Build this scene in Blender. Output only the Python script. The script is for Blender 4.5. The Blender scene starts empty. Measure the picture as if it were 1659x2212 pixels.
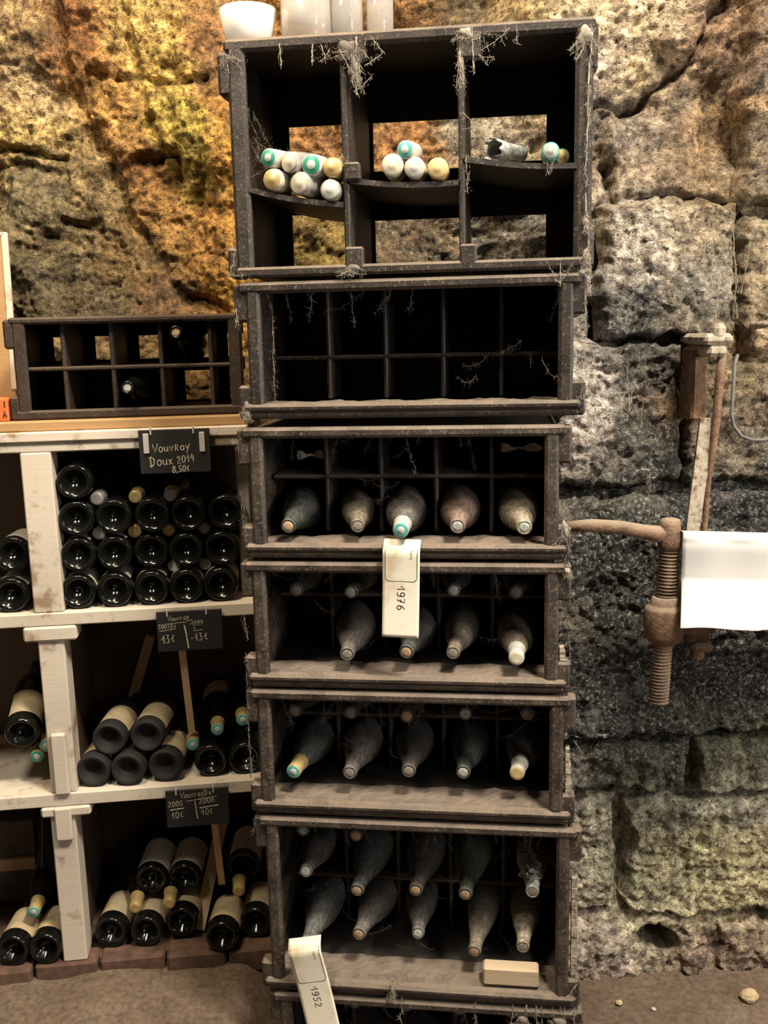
import bpy, math, random
import numpy as np
from mathutils import Vector, Matrix, Quaternion

random.seed(7)
SC = bpy.context.scene
COL = SC.collection

# ------------------------------------------------------------------ camera, world, lights, exposure
cam_d = bpy.data.cameras.new('camera')
cam = bpy.data.objects.new('camera', cam_d); COL.objects.link(cam)
cam_d.lens = 36.0 * 2100 / 2212; cam_d.sensor_width = 36.0; cam_d.sensor_fit = 'AUTO'
cam_d.clip_start = 0.05
pitch, roll = math.radians(10.5), math.radians(1.35)
fw = Vector((0, math.cos(pitch), -math.sin(pitch)))
r0 = Vector((1, 0, 0)); up0 = r0.cross(fw)
rt = r0 * math.cos(roll) - up0 * math.sin(roll)
up = up0 * math.cos(roll) + r0 * math.sin(roll)
m = Matrix((rt, up, -fw)).transposed().to_4x4(); m.translation = Vector((0, 0, 1.67))
cam.matrix_world = m
SC.camera = cam

SC.view_settings.view_transform = 'Standard'
SC.view_settings.look = 'None'
SC.view_settings.gamma = 1.0
SC.view_settings.use_curve_mapping = False
SC.view_settings.exposure = 0.0

w = bpy.data.worlds.new('cellar_dim'); SC.world = w; w.use_nodes = True
w.node_tree.nodes['Background'].inputs[0].default_value = (1.0, 0.9, 0.78, 1)
w.node_tree.nodes['Background'].inputs[1].default_value = 0.03

def area(name, loc, target, size, power, col, sy=None):
    d = bpy.data.lights.new(name, 'AREA'); d.shape = 'RECTANGLE'; d.size = size; d.size_y = sy or size
    d.energy = power; d.color = col
    o = bpy.data.objects.new(name, d); COL.objects.link(o); o.location = loc
    o.rotation_euler = (Vector(target) - Vector(loc)).to_track_quat('-Z', 'Y').to_euler()
    return o
area('ceiling_lamp', (0.95, 0.80, 3.9), (0.25, 2.0, 1.0), 0.5, 185, (1.0, 0.90, 0.76))
area('doorway_daylight', (2.1, -0.9, 2.0), (0.3, 2.1, 1.0), 0.7, 16, (0.97, 0.97, 1.0), 1.1)
area('right_lamp', (2.1, 1.05, 1.75), (0.6, 2.2, 0.8), 0.45, 34, (1.0, 0.92, 0.80))
area('wall_lamp', (-0.55, 1.75, 3.2), (-0.6, 2.6, 2.0), 0.25, 28, (1.0, 0.74, 0.44))
area('shelf_fill', (-1.0, 0.95, 3.1), (-0.7, 2.2, 0.9), 0.4, 30, (1.0, 0.88, 0.72))  # unseen fill light added to brighten the shelf posts from above

# ------------------------------------------------------------------ helpers
def lin(c): return c / 12.92 if c <= .04045 else ((c + .055) / 1.055) ** 2.4
def S8(r, g, b): return (lin(r / 255), lin(g / 255), lin(b / 255))

class Frame:
    def __init__(s, o, yaw):
        a = math.radians(yaw); s.o = Vector(o); s.yaw = -a
        s.u = Vector((math.cos(a), -math.sin(a), 0)); s.w = Vector((math.sin(a), math.cos(a), 0))
    def P(s, u, w, z): return s.o + s.u * u + s.w * w + Vector((0, 0, z))
STACK = Frame((0.055, 1.9, 0), 7.5)
SHELF = Frame((-0.55, 2.22, 0), -6.6)

class MB:
    def __init__(s): s.v = []; s.f = []
    def add(s, vs, fs):
        n = len(s.v); s.v += [tuple(p) for p in vs]; s.f += [tuple(i + n for i in f) for f in fs]
    def box(s, x0, x1, y0, y1, z0, z1, c=.0025):
        c = min(c, (x1 - x0) * .45, (y1 - y0) * .45, (z1 - z0) * .45)
        X, Y, Z = (x0, x1), (y0, y1), (z0, z1); vs = []; ix = {}
        for i in (0, 1):
            for j in (0, 1):
                for k in (0, 1):
                    sx, sy, sz = (1 - 2 * i) * c, (1 - 2 * j) * c, (1 - 2 * k) * c
                    x, y, z = X[i], Y[j], Z[k]
                    for a, p in enumerate(((x, y + sy, z + sz), (x + sx, y, z + sz), (x + sx, y + sy, z))):
                        ix[(i, j, k, a)] = len(vs); vs.append(p)
        fs = []
        for a in range(3):
            b, d = (a + 1) % 3, (a + 2) % 3
            for sd in (0, 1):
                q = []
                for (p, r) in ((0, 0), (1, 0), (1, 1), (0, 1)):
                    t = [0, 0, 0]; t[a] = sd; t[b] = p; t[d] = r; q.append(ix[(t[0], t[1], t[2], a)])
                fs.append(q if sd else q[::-1])
            for p in (0, 1):           # edges along axis a
                for r in (0, 1):
                    def g(e, ax):
                        t = [0, 0, 0]; t[a] = e; t[b] = p; t[d] = r; return ix[(t[0], t[1], t[2], ax)]
                    q = [g(0, b), g(1, b), g(1, d), g(0, d)]
                    fs.append(q if (p == r) else q[::-1])
        for i in (0, 1):
            for j in (0, 1):
                for k in (0, 1):
                    q = [ix[(i, j, k, 0)], ix[(i, j, k, 1)], ix[(i, j, k, 2)]]
                    fs.append(q if (i + j + k) % 2 else q[::-1])
        s.add(vs, fs)
    def tube(s, pts, r, n=8, cap=True):
        pts = [Vector(p) for p in pts]; N = len(pts)
        rs = r if isinstance(r, (list, tuple)) else [r] * N
        ref = None; rings = []
        for i in range(N):
            t = (pts[min(i + 1, N - 1)] - pts[max(i - 1, 0)]).normalized()
            if ref is None:
                ref = t.orthogonal().normalized()
            ref = (ref - t * ref.dot(t))
            ref = ref.normalized() if ref.length > 1e-6 else t.orthogonal().normalized()
            b = t.cross(ref)
            rings.append([pts[i] + (ref * math.cos(2 * math.pi * k / n) + b * math.sin(2 * math.pi * k / n)) * rs[i] for k in range(n)])
        vs = [p for rg in rings for p in rg]; fs = []
        for i in range(N - 1):
            for k in range(n):
                fs.append((i * n + k, i * n + (k + 1) % n, (i + 1) * n + (k + 1) % n, (i + 1) * n + k))
        if cap: fs.append(tuple(range(n))[::-1]); fs.append(tuple((N - 1) * n + k for k in range(n)))
        s.add(vs, fs)
    def lathe(s, prof, n=24, cx=0, cy=0, a0=0, a1=None, M=None):
        full = a1 is None; A = 2 * math.pi if full else a1 - a0; m_ = n if full else n + 1
        vs = []
        for r, z in prof:
            for k in range(m_):
                a = a0 + A * k / n; p = Vector((cx + r * math.cos(a), cy + r * math.sin(a), z))
                vs.append(M @ p if M else p)
        fs = []
        for i in range(len(prof) - 1):
            for k in range(n):
                k2 = (k + 1) % m_ if full else k + 1
                fs.append((i * m_ + k, i * m_ + k2, (i + 1) * m_ + k2, (i + 1) * m_ + k))
        s.add(vs, fs)
    def grid(s, f, nu, nv):
        vs = [f(i / nu, j / nv) for j in range(nv + 1) for i in range(nu + 1)]
        s.add(vs, [(j * (nu + 1) + i, j * (nu + 1) + i + 1, (j + 1) * (nu + 1) + i + 1, (j + 1) * (nu + 1) + i) for j in range(nv) for i in range(nu)])
    def mesh(s, name, mat, smooth=False):
        me = bpy.data.meshes.new(name); me.from_pydata(s.v, [], s.f); me.update()
        if mat: me.materials.append(mat)
        if smooth: me.polygons.foreach_set('use_smooth', [True] * len(me.polygons))
        return me
    def build(s, name, mat, parent=None, smooth=False):
        return put(name, s.mesh(name, mat, smooth), parent)

def put(name, me, parent=None):
    o = bpy.data.objects.new(name, me); COL.objects.link(o)
    if parent is not None: o.parent = parent
    return o
def tag(o, label=None, cat=None, group=None, kind=None):
    if label: o['label'] = label
    if cat: o['category'] = cat
    if group: o['group'] = group
    if kind: o['kind'] = kind
    return o
def thing(name, label, cat, fr=None, u=0, w_=0, z=0, group=None):
    o = bpy.data.objects.new(name, None); COL.objects.link(o); o.empty_display_size = .05
    if fr: o.location = fr.P(u, w_, z); o.rotation_euler = (0, 0, fr.yaw)
    else: o.location = (u, w_, z)
    return tag(o, label, cat, group)

# ------------------------------------------------------------------ noise
def _h(i, j, s):
    n = (i.astype(np.int64) * 374761393 + j.astype(np.int64) * 668265263 + s * 144269504) & 0x7fffffff
    n = ((n ^ (n >> 13)) * 1274126177) & 0x7fffffff
    return (n ^ (n >> 16)) & 0xffff
def noise2(x, y, s=0):
    xi, yi = np.floor(x), np.floor(y); xf, yf = x - xi, y - yi
    u, v = xf ** 3 * (xf * (xf * 6 - 15) + 10), yf ** 3 * (yf * (yf * 6 - 15) + 10)
    def g(a, b):
        t = _h(xi + a, yi + b, s) * (2 * math.pi / 65536); return np.cos(t) * (xf - a) + np.sin(t) * (yf - b)
    return ((g(0, 0) * (1 - u) + g(1, 0) * u) * (1 - v) + (g(0, 1) * (1 - u) + g(1, 1) * u) * v) * 1.5
def fbm(x, y, f, o=5, s=0, gain=.5):
    r = 0; a = 1
    for k in range(o):
        r = r + a * noise2(x * f, y * f, s + k * 17); f *= 2.03; a *= gain
    return r
def ridged(x, y, f, o=4, s=0):
    r = 0; a = 1
    for k in range(o):
        r = r + a * (1 - np.abs(noise2(x * f, y * f, s + k * 31))); f *= 2.1; a *= .5
    return r

def sstep(a, b, x):
    t = np.clip((x - a) / (b - a), 0, 1); return t * t * (3 - 2 * t)

# ------------------------------------------------------------------ materials
class NT:
    def __init__(s, name):
        s.m = bpy.data.materials.new(name); s.m.use_nodes = True; s.t = s.m.node_tree
        s.b = s.t.nodes['Principled BSDF']; s.tc = None
    def n(s, ty, **kw):
        o = s.t.nodes.new(ty)
        for k, v in kw.items():
            if k.startswith('i_'): o.inputs[int(k[2:]) if k[2:].isdigit() else k[2:]].default_value = v
            else: setattr(o, k, v)
        return o
    def l(s, a, b): s.t.links.new(a, b)
    def obj(s):
        if not s.tc: s.tc = s.n('ShaderNodeTexCoord')
        return s.tc.outputs['Object']
    def noise(s, scale, detail=4, rough=.55, vec=None):
        o = s.n('ShaderNodeTexNoise'); o.inputs['Scale'].default_value = scale; o.inputs['Detail'].default_value = detail
        o.inputs['Roughness'].default_value = rough; s.l(vec or s.obj(), o.inputs['Vector']); return o.outputs['Fac']
    def ramp(s, fac, stops):
        o = s.n('ShaderNodeValToRGB'); e = o.color_ramp.elements
        while len(e) < len(stops): e.new(.5)
        for q, (p, c) in zip(e, stops):
            q.position = p; q.color = (c, c, c, 1) if isinstance(c, (int, float)) else (*c, 1)
        s.l(fac, o.inputs[0]); return o.outputs[0]
    def math(s, op, a, b=None, clamp=False):
        o = s.n('ShaderNodeMath'); o.operation = op; o.use_clamp = clamp
        for i, v in enumerate((a, b)):
            if v is None: continue
            if isinstance(v, (int, float)): o.inputs[i].default_value = v
            else: s.l(v, o.inputs[i])
        return o.outputs[0]
    def mix(s, f, a, b, mode='MIX'):
        o = s.n('ShaderNodeMix'); o.data_type = 'RGBA'; o.blend_type = mode
        for i, v in ((0, f), (6, a), (7, b)):
            if isinstance(v, (int, float)): o.inputs[i].default_value = v
            elif isinstance(v, tuple): o.inputs[i].default_value = (*v[:3], 1)
            else: s.l(v, o.inputs[i])
        return o.outputs[2]
    def bump(s, h, strength=.4, dist=.004):
        o = s.n('ShaderNodeBump'); o.inputs['Strength'].default_value = strength; o.inputs['Distance'].default_value = dist
        s.l(h, o.inputs['Height']); s.l(o.outputs[0], s.b.inputs['Normal'])
    def set(s, base=None, rough=None, metal=None, **kw):
        for k, v in (('Base Color', base), ('Roughness', rough), ('Metallic', metal)) + tuple((q.replace('_', ' '), r) for q, r in kw.items()):
            if v is None: continue
            if isinstance(v, (int, float)): s.b.inputs[k].default_value = v
            elif isinstance(v, tuple): s.b.inputs[k].default_value = (*v, 1) if len(v) == 3 else v
            else: s.l(v, s.b.inputs[k])
        return s
    def upness(s):
        g = s.n('ShaderNodeNewGeometry'); x = s.n('ShaderNodeSeparateXYZ'); s.l(g.outputs['Normal'], x.inputs[0])
        return s.math('MAXIMUM', x.outputs[2], 0.0)

def mat_plastic(name, base, dust, amt):
    t = NT(name); n1 = t.noise(22, 6, .65); n2 = t.noise(160, 3, .6); upn = t.upness()
    f = t.math('ADD', t.math('MULTIPLY', t.ramp(n1, [(.36, 0.0), (.72, 1.0)]), amt), t.math('MULTIPLY', upn, t.ramp(n1, [(.2, .35), (.6, 1.0)])), True)
    sp = t.ramp(n2, [(.56, 0.0), (.68, .55)])
    f = t.math('ADD', f, sp, True)
    c = t.mix(f, base, t.mix(t.noise(45, 3), dust, tuple(q * .6 for q in dust)))
    t.set(c, t.math('ADD', t.math('MULTIPLY', f, .35), .5)); t.bump(t.math('ADD', n1, t.math('MULTIPLY', n2, .8)), .35, .003); return t.m
M_CRATE = mat_plastic('dusty_brown_plastic', (.021, .014, .011), (.24, .185, .138), .40)
M_CRATE_DARK = mat_plastic('dark_brown_plastic', (.016, .011, .009), (.20, .155, .11), .20)
M_CRATE_IN = mat_plastic('shade_toned_crate_inside', (.010, .008, .007), (.075, .062, .05), .22)  # darker copy of the crate plastic, interior shade put into the colour
M_LEFTCRATE = mat_plastic('dull_brown_plastic', (.030, .019, .013), (.10, .07, .045), .3)
M_LEFTCRATE_IN = mat_plastic('shade_dulled_crate_inside', (.02, .013, .009), (.05, .035, .024), .2)  # left crate plastic scaled down, shade of its inside put into the colour

def mat_wall(name):
    t = NT(name); at = t.n('ShaderNodeAttribute'); at.attribute_name = 'Col'
    pos = t.n('ShaderNodeNewGeometry').outputs['Position']
    n0 = t.noise(14, 5, .65, pos); n1 = t.noise(60, 5, .7, pos); n2 = t.noise(240, 3, .6, pos); n3 = t.noise(110, 4, .75, pos)
    c = t.mix(1.0, at.outputs['Color'], t.ramp(n1, [(.34, .30), (.5, .95), (.66, 1.75)]), 'MULTIPLY')
    c = t.mix(t.ramp(n0, [(.56, 0.0), (.72, .6)]), c, (.10, .055, .025), 'MIX')
    dry = t.math('SUBTRACT', 1.0, at.outputs['Alpha'], True)
    c = t.mix(t.math('MULTIPLY', t.ramp(n0, [(.26, .35), (.38, 0.0)]), dry), c, (.62, .50, .30))
    c = t.mix(t.ramp(t.noise(85, 4, .6, pos), [(.34, .9), (.42, 0.0)]), c, (.045, .022, .010))
    speck = t.ramp(n3, [(.44, (.016, .016, .016)), (.53, (.07, .07, .062)), (.60, (.26, .245, .21)), (.68, (.62, .60, .52))])
    c = t.mix(t.math('MULTIPLY', at.outputs['Alpha'], .88), c, speck)
    t.set(c, .9, Specular_IOR_Level=.25)
    t.bump(t.math('ADD', t.math('MULTIPLY', n1, 1.0), t.math('MULTIPLY', n2, .5)), .9, .012); return t.m
M_WALL = mat_wall('mineral_rock')

def mat_wood(name, a, b, paint=None, rough=.7):
    t = NT(name); mp = t.n('ShaderNodeMapping'); t.l(t.obj(), mp.inputs[0]); mp.inputs['Scale'].default_value = (3, 40, 40)
    g = t.noise(3, 6, .6, mp.outputs[0]); c = t.mix(g, a, b)
    if paint:
        d = t.noise(9, 6, .7); c2 = t.mix(t.ramp(t.noise(3, 5), [(.35, 0.0), (.7, .35)]), paint, tuple(q * .62 for q in paint))
        c = t.mix(t.ramp(d, [(.54, 0.0), (.64, .85)]), c2, c)
    t.set(c, rough); t.bump(g, .2, .002); return t.m
M_PAINT = mat_wood('flaking_cream_paint', (.22, .14, .08), (.34, .22, .12), (.66, .58, .47))
M_PLANK = mat_wood('bare_tan_plank', (.34, .20, .09), (.46, .28, .12))
M_DARKWOOD = mat_wood('dark_partition_wood', (.07, .045, .03), (.11, .07, .045))
M_LATH = mat_wood('pale_pine_lath', (.52, .36, .18), (.62, .44, .24))
M_BLOCK = mat_wood('pale_wood_block', (.44, .33, .20), (.56, .45, .30))

def mat_glass_dusty():
    t = NT('dust_coated_bottle_glass'); oi = t.n('ShaderNodeObjectInfo'); upn = t.upness()
    n1 = t.noise(26, 6, .65); n2 = t.noise(130, 3)
    f = t.math('ADD', t.math('MULTIPLY', t.ramp(n1, [(.30, .15), (.58, 1.0)]), oi.outputs['Alpha']), t.math('MULTIPLY', upn, t.math('MULTIPLY', oi.outputs['Alpha'], .7)), True)
    d = t.mix(t.ramp(n2, [(.3, 0.0), (.7, 1.0)]), oi.outputs['Color'], t.mix(.72, oi.outputs['Color'], (.04, .032, .025)))
    c = t.mix(f, (.008, .016, .009), d)
    t.set(c, t.math('ADD', t.math('MULTIPLY', f, .55), .18)); t.bump(t.math('ADD', n1, n2), .3, .002); return t.m
M_DUSTY = mat_glass_dusty()
def simple(name, base, rough=.5, metal=0, var=.0, scale=40, **kw):
    t = NT(name); c = base
    if var: c = t.mix(t.ramp(t.noise(scale, 5, .6), [(.3, 0.0), (.7, 1.0)]), tuple(q * (1 - var) for q in base), tuple(min(1, q * (1 + var * .5)) for q in base))
    t.set(c, rough, metal, **kw); return t.m
M_DARKGLASS = simple('clean_dark_green_glass', (.0055, .006, .0048), .15, var=.3)
M_PUNT = simple('dusty_dark_bottle_base', (.011, .0095, .008), .8, var=.5, scale=70)
M_LABEL = simple('aged_cream_label', (.52, .41, .24), .8, var=.25, scale=25)
M_LABELW = simple('white_label', (.55, .50, .42), .75, var=.2, scale=25)
def foil(name, c, r=.35, me=.0): return simple(name, c, r, me, var=.25, scale=60)
M_GOLD = foil('gold_foil', (.62, .46, .19), .38, .35)
M_SILVER = foil('silver_foil', (.40, .37, .34), .35, .3)
M_WHITECAP = foil('white_foil', (.50, .49, .43), .5)
M_CREAM = foil('cream_wax', (.60, .55, .40), .6)
M_OCHRE = foil('ochre_wax', (.58, .44, .20), .6)
M_GREENCAP = foil('green_foil', (.03, .30, .18), .4)
M_TEALCAP = foil('teal_foil', (.10, .42, .36), .35)
M_CORK = simple('cork', (.50, .33, .20), .85, var=.45, scale=220)
M_GREYCORK = simple('mouldy_cork', (.26, .22, .18), .85, var=.5, scale=220)
M_PALEGLASSCAP = simple('glassy_cap', (.42, .44, .38), .25, var=.5, scale=150)
M_SLATE = simple('black_slate', (.012, .011, .010), .65, var=.3)
M_CHALK = simple('cream_chalk', (.60, .56, .40), .9, var=.5, scale=180)
M_WHITEPL = simple('white_plastic', (.52, .48, .46), .5)
M_WEB = simple('dusty_cobweb', (.33, .285, .22), .95, var=.45, scale=160)
M_WEBD = simple('dark_cobweb', (.17, .145, .12), .95, var=.3)
M_INK = simple('black_ink', (.02, .018, .016), .7)
M_BORDER = simple('dark_green_print', (.10, .13, .09), .8)
M_CERAMIC = simple('white_glazed_ceramic', (.80, .77, .72), .25)
M_ORANGE = simple('orange_card', (.75, .16, .04), .6, var=.2)
M_GREYCARD = simple('grey_card', (.12, .10, .085), .85, var=.3)
M_CABLE = simple('grey_cable', (.13, .125, .11), .6, var=.3)

def mat_paper(name, base, stain):
    t = NT(name); n = t.noise(16, 5, .6); t.set(t.mix(t.ramp(n, [(.52, 0.0), (.72, .8)]), base, stain), .8); return t.m
M_TAG = mat_paper('stained_tag_paper', (.82, .77, .62), (.55, .38, .22))
M_SHEET = simple('white_paper_sheet', (.58, .555, .53), .75)
def mat_rust():
    t = NT('rusty_iron'); n = t.noise(35, 6, .7); n2 = t.noise(140, 4)
    c = t.mix(t.ramp(n, [(.35, 0.0), (.65, 1.0)]), (.085, .042, .024), (.26, .155, .09))
    c = t.mix(t.math('MULTIPLY', t.upness(), .75), c, (.36, .29, .21))
    t.set(c, .85, 0.0); t.bump(t.math('ADD', n, n2), .6, .003); return t.m
M_RUST = mat_rust()
def mat_lime():
    t = NT('lime_crusted_iron'); n = t.noise(60, 5, .7)
    t.set(t.ramp(n, [(.36, (.12, .07, .04)), (.48, (.36, .30, .22)), (.7, (.52, .45, .36))]), .9); t.bump(n, .6, .004); return t.m
M_LIME = mat_lime()
def mat_floor():
    t = NT('packed_earth'); pos = t.n('ShaderNodeNewGeometry').outputs['Position']
    n = t.noise(3, 6, .6, pos); n2 = t.noise(70, 4, .6, pos)
    c = t.mix(t.ramp(n, [(.3, 0.0), (.7, 1.0)]), (.095, .056, .034), (.17, .125, .087))
    c = t.mix(1.0, c, t.ramp(n2, [(.3, .6), (.7, 1.3)]), 'MULTIPLY')
    t.set(c, .9); t.bump(n2, .25, .003); return t.m
M_FLOOR = mat_floor()
M_BRICK = simple('brown_brick', (.13, .072, .048), .9, var=.5, scale=30)
M_STONE = simple('ochre_pebble', (.55, .42, .24), .9, var=.3)
def mat_clear():
    t = NT('clear_glass'); t.set((.90, .88, .84), .10, Transmission_Weight=.80, IOR=1.45); return t.m
M_CLEAR = mat_clear()

# ------------------------------------------------------------------ rock wall and stones (colours = mineral stains, with some light and shade put in)
LAND = np.array([
 (-0.896,2.429,0.3,0.24,0.16,0), (-0.896,2.311,0.5,0.42,0.3,0), (-0.917,2.202,0.6,0.5,0.25,0), (-0.782,2.426,0.2,0.1,0.05,0),
 (-0.733,2.329,0.42,0.27,0.11,0), (-0.611,2.422,0.6,0.48,0.22,0), (-0.535,2.357,0.52,0.42,0.16,0), (-0.67,2.251,0.38,0.25,0.11,0),
 (-0.532,2.237,0.44,0.4,0.12,0), (-0.512,2.182,0.42,0.38,0.11,0), (-0.417,2.418,0.25,0.15,0.08,0), (-0.433,2.344,0.15,0.09,0.06,0),
 (-0.391,2.267,0.45,0.28,0.1,0), (-0.597,2.128,0.2,0.1,0.05,0), (-0.48,2.126,0.35,0.3,0.1,0), (-0.388,2.101,0.48,0.28,0.08,0),
 (-0.83,2.134,0.25,0.22,0.14,0), (-0.886,2.034,0.2,0.19,0.13,0.1), (-0.811,1.941,0.2,0.17,0.11,0.1), (-0.569,2.027,0.38,0.24,0.1,0),
 (-0.43,1.99,0.4,0.24,0.08,0), (-0.904,1.828,0.14,0.13,0.09,0.2), (-0.739,1.801,0.13,0.11,0.07,0.2), (-0.674,1.881,0.2,0.15,0.08,0),
 (-0.472,1.865,0.28,0.17,0.06,0), (-0.394,1.77,0.5,0.3,0.07,0), (-0.586,1.763,0.14,0.09,0.05,0.1), (-0.882,2.079,0.16,0.15,0.11,0.2),
 (-0.769,2.031,0.24,0.2,0.12,0), (-0.14,2.151,0.3,0.17,0.08,0.1), (0.093,2.157,0.33,0.18,0.08,0.2), (0.28,2.175,0.4,0.38,0.32,0.5),
 (0.396,2.139,0.45,0.34,0.2,0.3), (-0.15,1.892,0.22,0.18,0.07,0), (0.076,1.898,0.15,0.12,0.09,0.4), (0.326,1.916,0.3,0.28,0.25,0.5),
 (-0.255,2.457,0.35,0.2,0.08,0), (0.109,2.439,0.3,0.18,0.08,0.1), (0.224,2.457,0.1,0.08,0.05,0.2), (0.338,2.434,0.4,0.3,0.15,0.1),
 (0.452,2.442,0.5,0.4,0.22,0.1), (0.5,2.34,0.6,0.48,0.3,0), (0.652,2.318,0.62,0.5,0.32,0), (0.552,2.273,0.45,0.36,0.3,0.1),
 (0.604,2.234,0.55,0.4,0.2,0), (0.733,2.326,0.3,0.18,0.12,0.1), (0.806,2.287,0.45,0.27,0.13,0), (0.857,2.266,0.25,0.2,0.16,0.1),
 (0.534,2.178,0.12,0.1,0.07,0.6), (0.607,2.128,0.3,0.24,0.18,0.4), (0.687,2.194,0.3,0.24,0.17,0.1), (0.782,2.124,0.4,0.25,0.12,0),
 (0.536,2.061,0.35,0.27,0.18,0.2), (0.662,2.019,0.3,0.22,0.15,0.1), (0.776,2.006,0.35,0.24,0.13,0), (0.858,2.044,0.28,0.22,0.15,0.1),
 (0.612,1.93,0.5,0.43,0.34,0.1), (0.593,1.839,0.5,0.43,0.34,0.1), (0.717,1.908,0.38,0.3,0.2,0.1), (0.824,1.875,0.3,0.24,0.15,0.2),
 (0.744,1.764,0.3,0.28,0.24,0.2), (0.542,1.758,0.42,0.37,0.3,0.2), (0.565,1.685,0.2,0.2,0.18,0.9), (0.672,1.693,0.25,0.2,0.14,0.4),
 (0.85,1.751,0.33,0.25,0.15,0.2), (0.502,1.613,0.55,0.48,0.41,0.1), (0.621,1.589,0.15,0.14,0.12,0.8), (0.709,1.534,0.2,0.13,0.08,0.3),
 (0.858,1.583,0.35,0.26,0.15,0.1), (0.499,1.495,0.55,0.49,0.42,0.1), (0.501,1.376,0.46,0.39,0.33,0.2), (0.604,1.406,0.12,0.12,0.1,0.9),
 (0.679,1.459,0.27,0.18,0.1,0.4), (0.864,1.454,0.22,0.16,0.1,0.3), (0.847,1.345,0.27,0.22,0.15,0.4), (0.552,1.297,0.15,0.14,0.11,0.9),
 (0.684,1.294,0.14,0.13,0.11,0.9), (0.874,1.233,0.07,0.07,0.07,1), (0.522,1.128,0.08,0.08,0.07,1), (0.811,0.865,0.07,0.07,0.07,1),
 (0.641,0.833,0.08,0.08,0.07,1), (0.905,0.791,0.09,0.09,0.08,1), (0.528,0.776,0.1,0.1,0.09,1), (0.691,1.067,0.07,0.07,0.06,1),
 (0.76,0.697,0.12,0.12,0.09,0.9), (0.531,0.592,0.14,0.13,0.1,0.8), (0.88,0.596,0.25,0.24,0.15,0.6), (0.707,0.55,0.17,0.17,0.12,0.8),
 (0.885,0.477,0.4,0.37,0.28,0.2), (0.651,0.464,0.25,0.23,0.17,0.5), (0.536,0.339,0.3,0.27,0.2,0.3), (0.773,0.333,0.36,0.33,0.2,0.3),
 (0.916,0.304,0.42,0.37,0.22,0.2), (0.658,0.206,0.33,0.3,0.2,0.3), (0.838,0.188,0.38,0.34,0.2,0.2), (0.54,0.076,0.3,0.25,0.2,0.2),
 (0.842,0.069,0.22,0.16,0.12,0.2), (0.929,0.026,0.2,0.15,0.11,0.1),
])
def wall_colour(x, z):
    sh = x.shape; x = x.ravel(); z = z.ravel()
    xw = x + .035 * fbm(x, z, 9, 4, 5) ; zw = z + .035 * fbm(x, z, 9, 4, 77)
    out = np.zeros((len(x), 4)); W = np.zeros(len(x))
    for p in LAND:
        d2 = (xw - p[0]) ** 2 + (zw - p[1]) ** 2
        g = np.exp(-d2 / (2 * .045 ** 2)) + 1e-4 / (d2 + .01)
        W += g; out += g[:, None] * p[2:6]
    out /= W[:, None]
    lf = 1 - sstep(.1, .45, x); hi = sstep(1.85, 2.0, z) * sstep(.58, .72, x); out[:, :3] *= 1 - .38 * hi[:, None]; low = sstep(.62, .45, z) * sstep(.3, .45, x); out[:, :3] *= 1 + .75 * low[:, None]; out[:, 3] *= 1 - .55 * low  # shading painted in: upper right darkened, lower right brightened for missing light
    out[:, 0] *= 1 - .06 * lf; out[:, 1] *= 1 - .18 * lf; out[:, 2] *= 1 - .36 * lf
    v = 1 + .55 * fbm(x, z, 22, 4, 9)
    out[:, :3] *= np.clip(v, .35, 1.7)[:, None]
    out[:, 3] = np.clip(out[:, 3] * (1 + .9 * fbm(x, z, 16, 4, 41)), 0, 1)
    return np.clip(out, 0, 1)
def seg_dist(x, z, poly):
    best = np.full(x.shape, 9.0)
    for (ax, az), (bx, bz) in zip(poly[:-1], poly[1:]):
        dx, dz = bx - ax, bz - az; t = np.clip(((x - ax) * dx + (z - az) * dz) / (dx * dx + dz * dz), 0, 1)
        best = np.minimum(best, np.hypot(x - ax - t * dx, z - az - t * dz))
    return best
CRACKS = [
 ([(-0.809, 2.511), (-0.807, 2.405), (-0.765, 2.221), (-0.714, 2.131), (-0.686, 2.03), (-0.667, 1.972), (-0.603, 1.868), (-0.572, 1.797), (-0.431, 1.741)], .016, .045),
 ([(-1.1, 2.18), (-0.978, 2.176), (-0.887, 2.152), (-0.836, 2.139)], .011, .05),
 ([(-1.1, 2.13), (-0.982, 2.131), (-0.878, 2.118), (-0.822, 2.089)], .012, .03),
 ([(-0.629, 2.486), (-0.624, 2.369), (-0.604, 2.272), (-0.592, 2.206), (-0.56, 2.161)], .012, .035),
 ([(-0.594, 2.336), (-0.526, 2.324), (-0.451, 2.333)], .009, .03),
 ([(-0.603, 2.211), (-0.589, 2.239)], .015, .04),
 ([(-0.62, 2.134), (-0.537, 2.149), (-0.528, 2.105)], .012, .04),
 ([(-0.579, 1.873), (-0.52, 1.872), (-0.47, 1.911)], .007, .02),
 ([(-0.832, 1.976), (-0.739, 1.963)], .012, .025),
 ([(-0.47, 1.899), (-0.401, 1.863)], .007, .02),
 ([(-0.527, 2.484), (-0.514, 2.335), (-0.455, 2.158), (-0.486, 2.025)], .012, .02),
 ([(-0.807, 2.405), (-0.72, 2.35), (-0.64, 2.337)], .010, .02),
 ([(0.44, 2.13), (0.493, 2.164), (0.534, 2.178), (0.586, 2.162), (0.636, 2.185), (0.735, 2.274), (0.791, 2.381)], .012, .04),
 ([(0.537, 2.051), (0.549, 1.962), (0.518, 1.912), (0.518, 1.655)], .016, .06),
 ([(0.549, 1.962), (0.663, 1.974), (0.821, 1.935)], .012, .03),
 ([(0.535, 2.149), (0.506, 2.042)], .014, .04),
]
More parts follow.
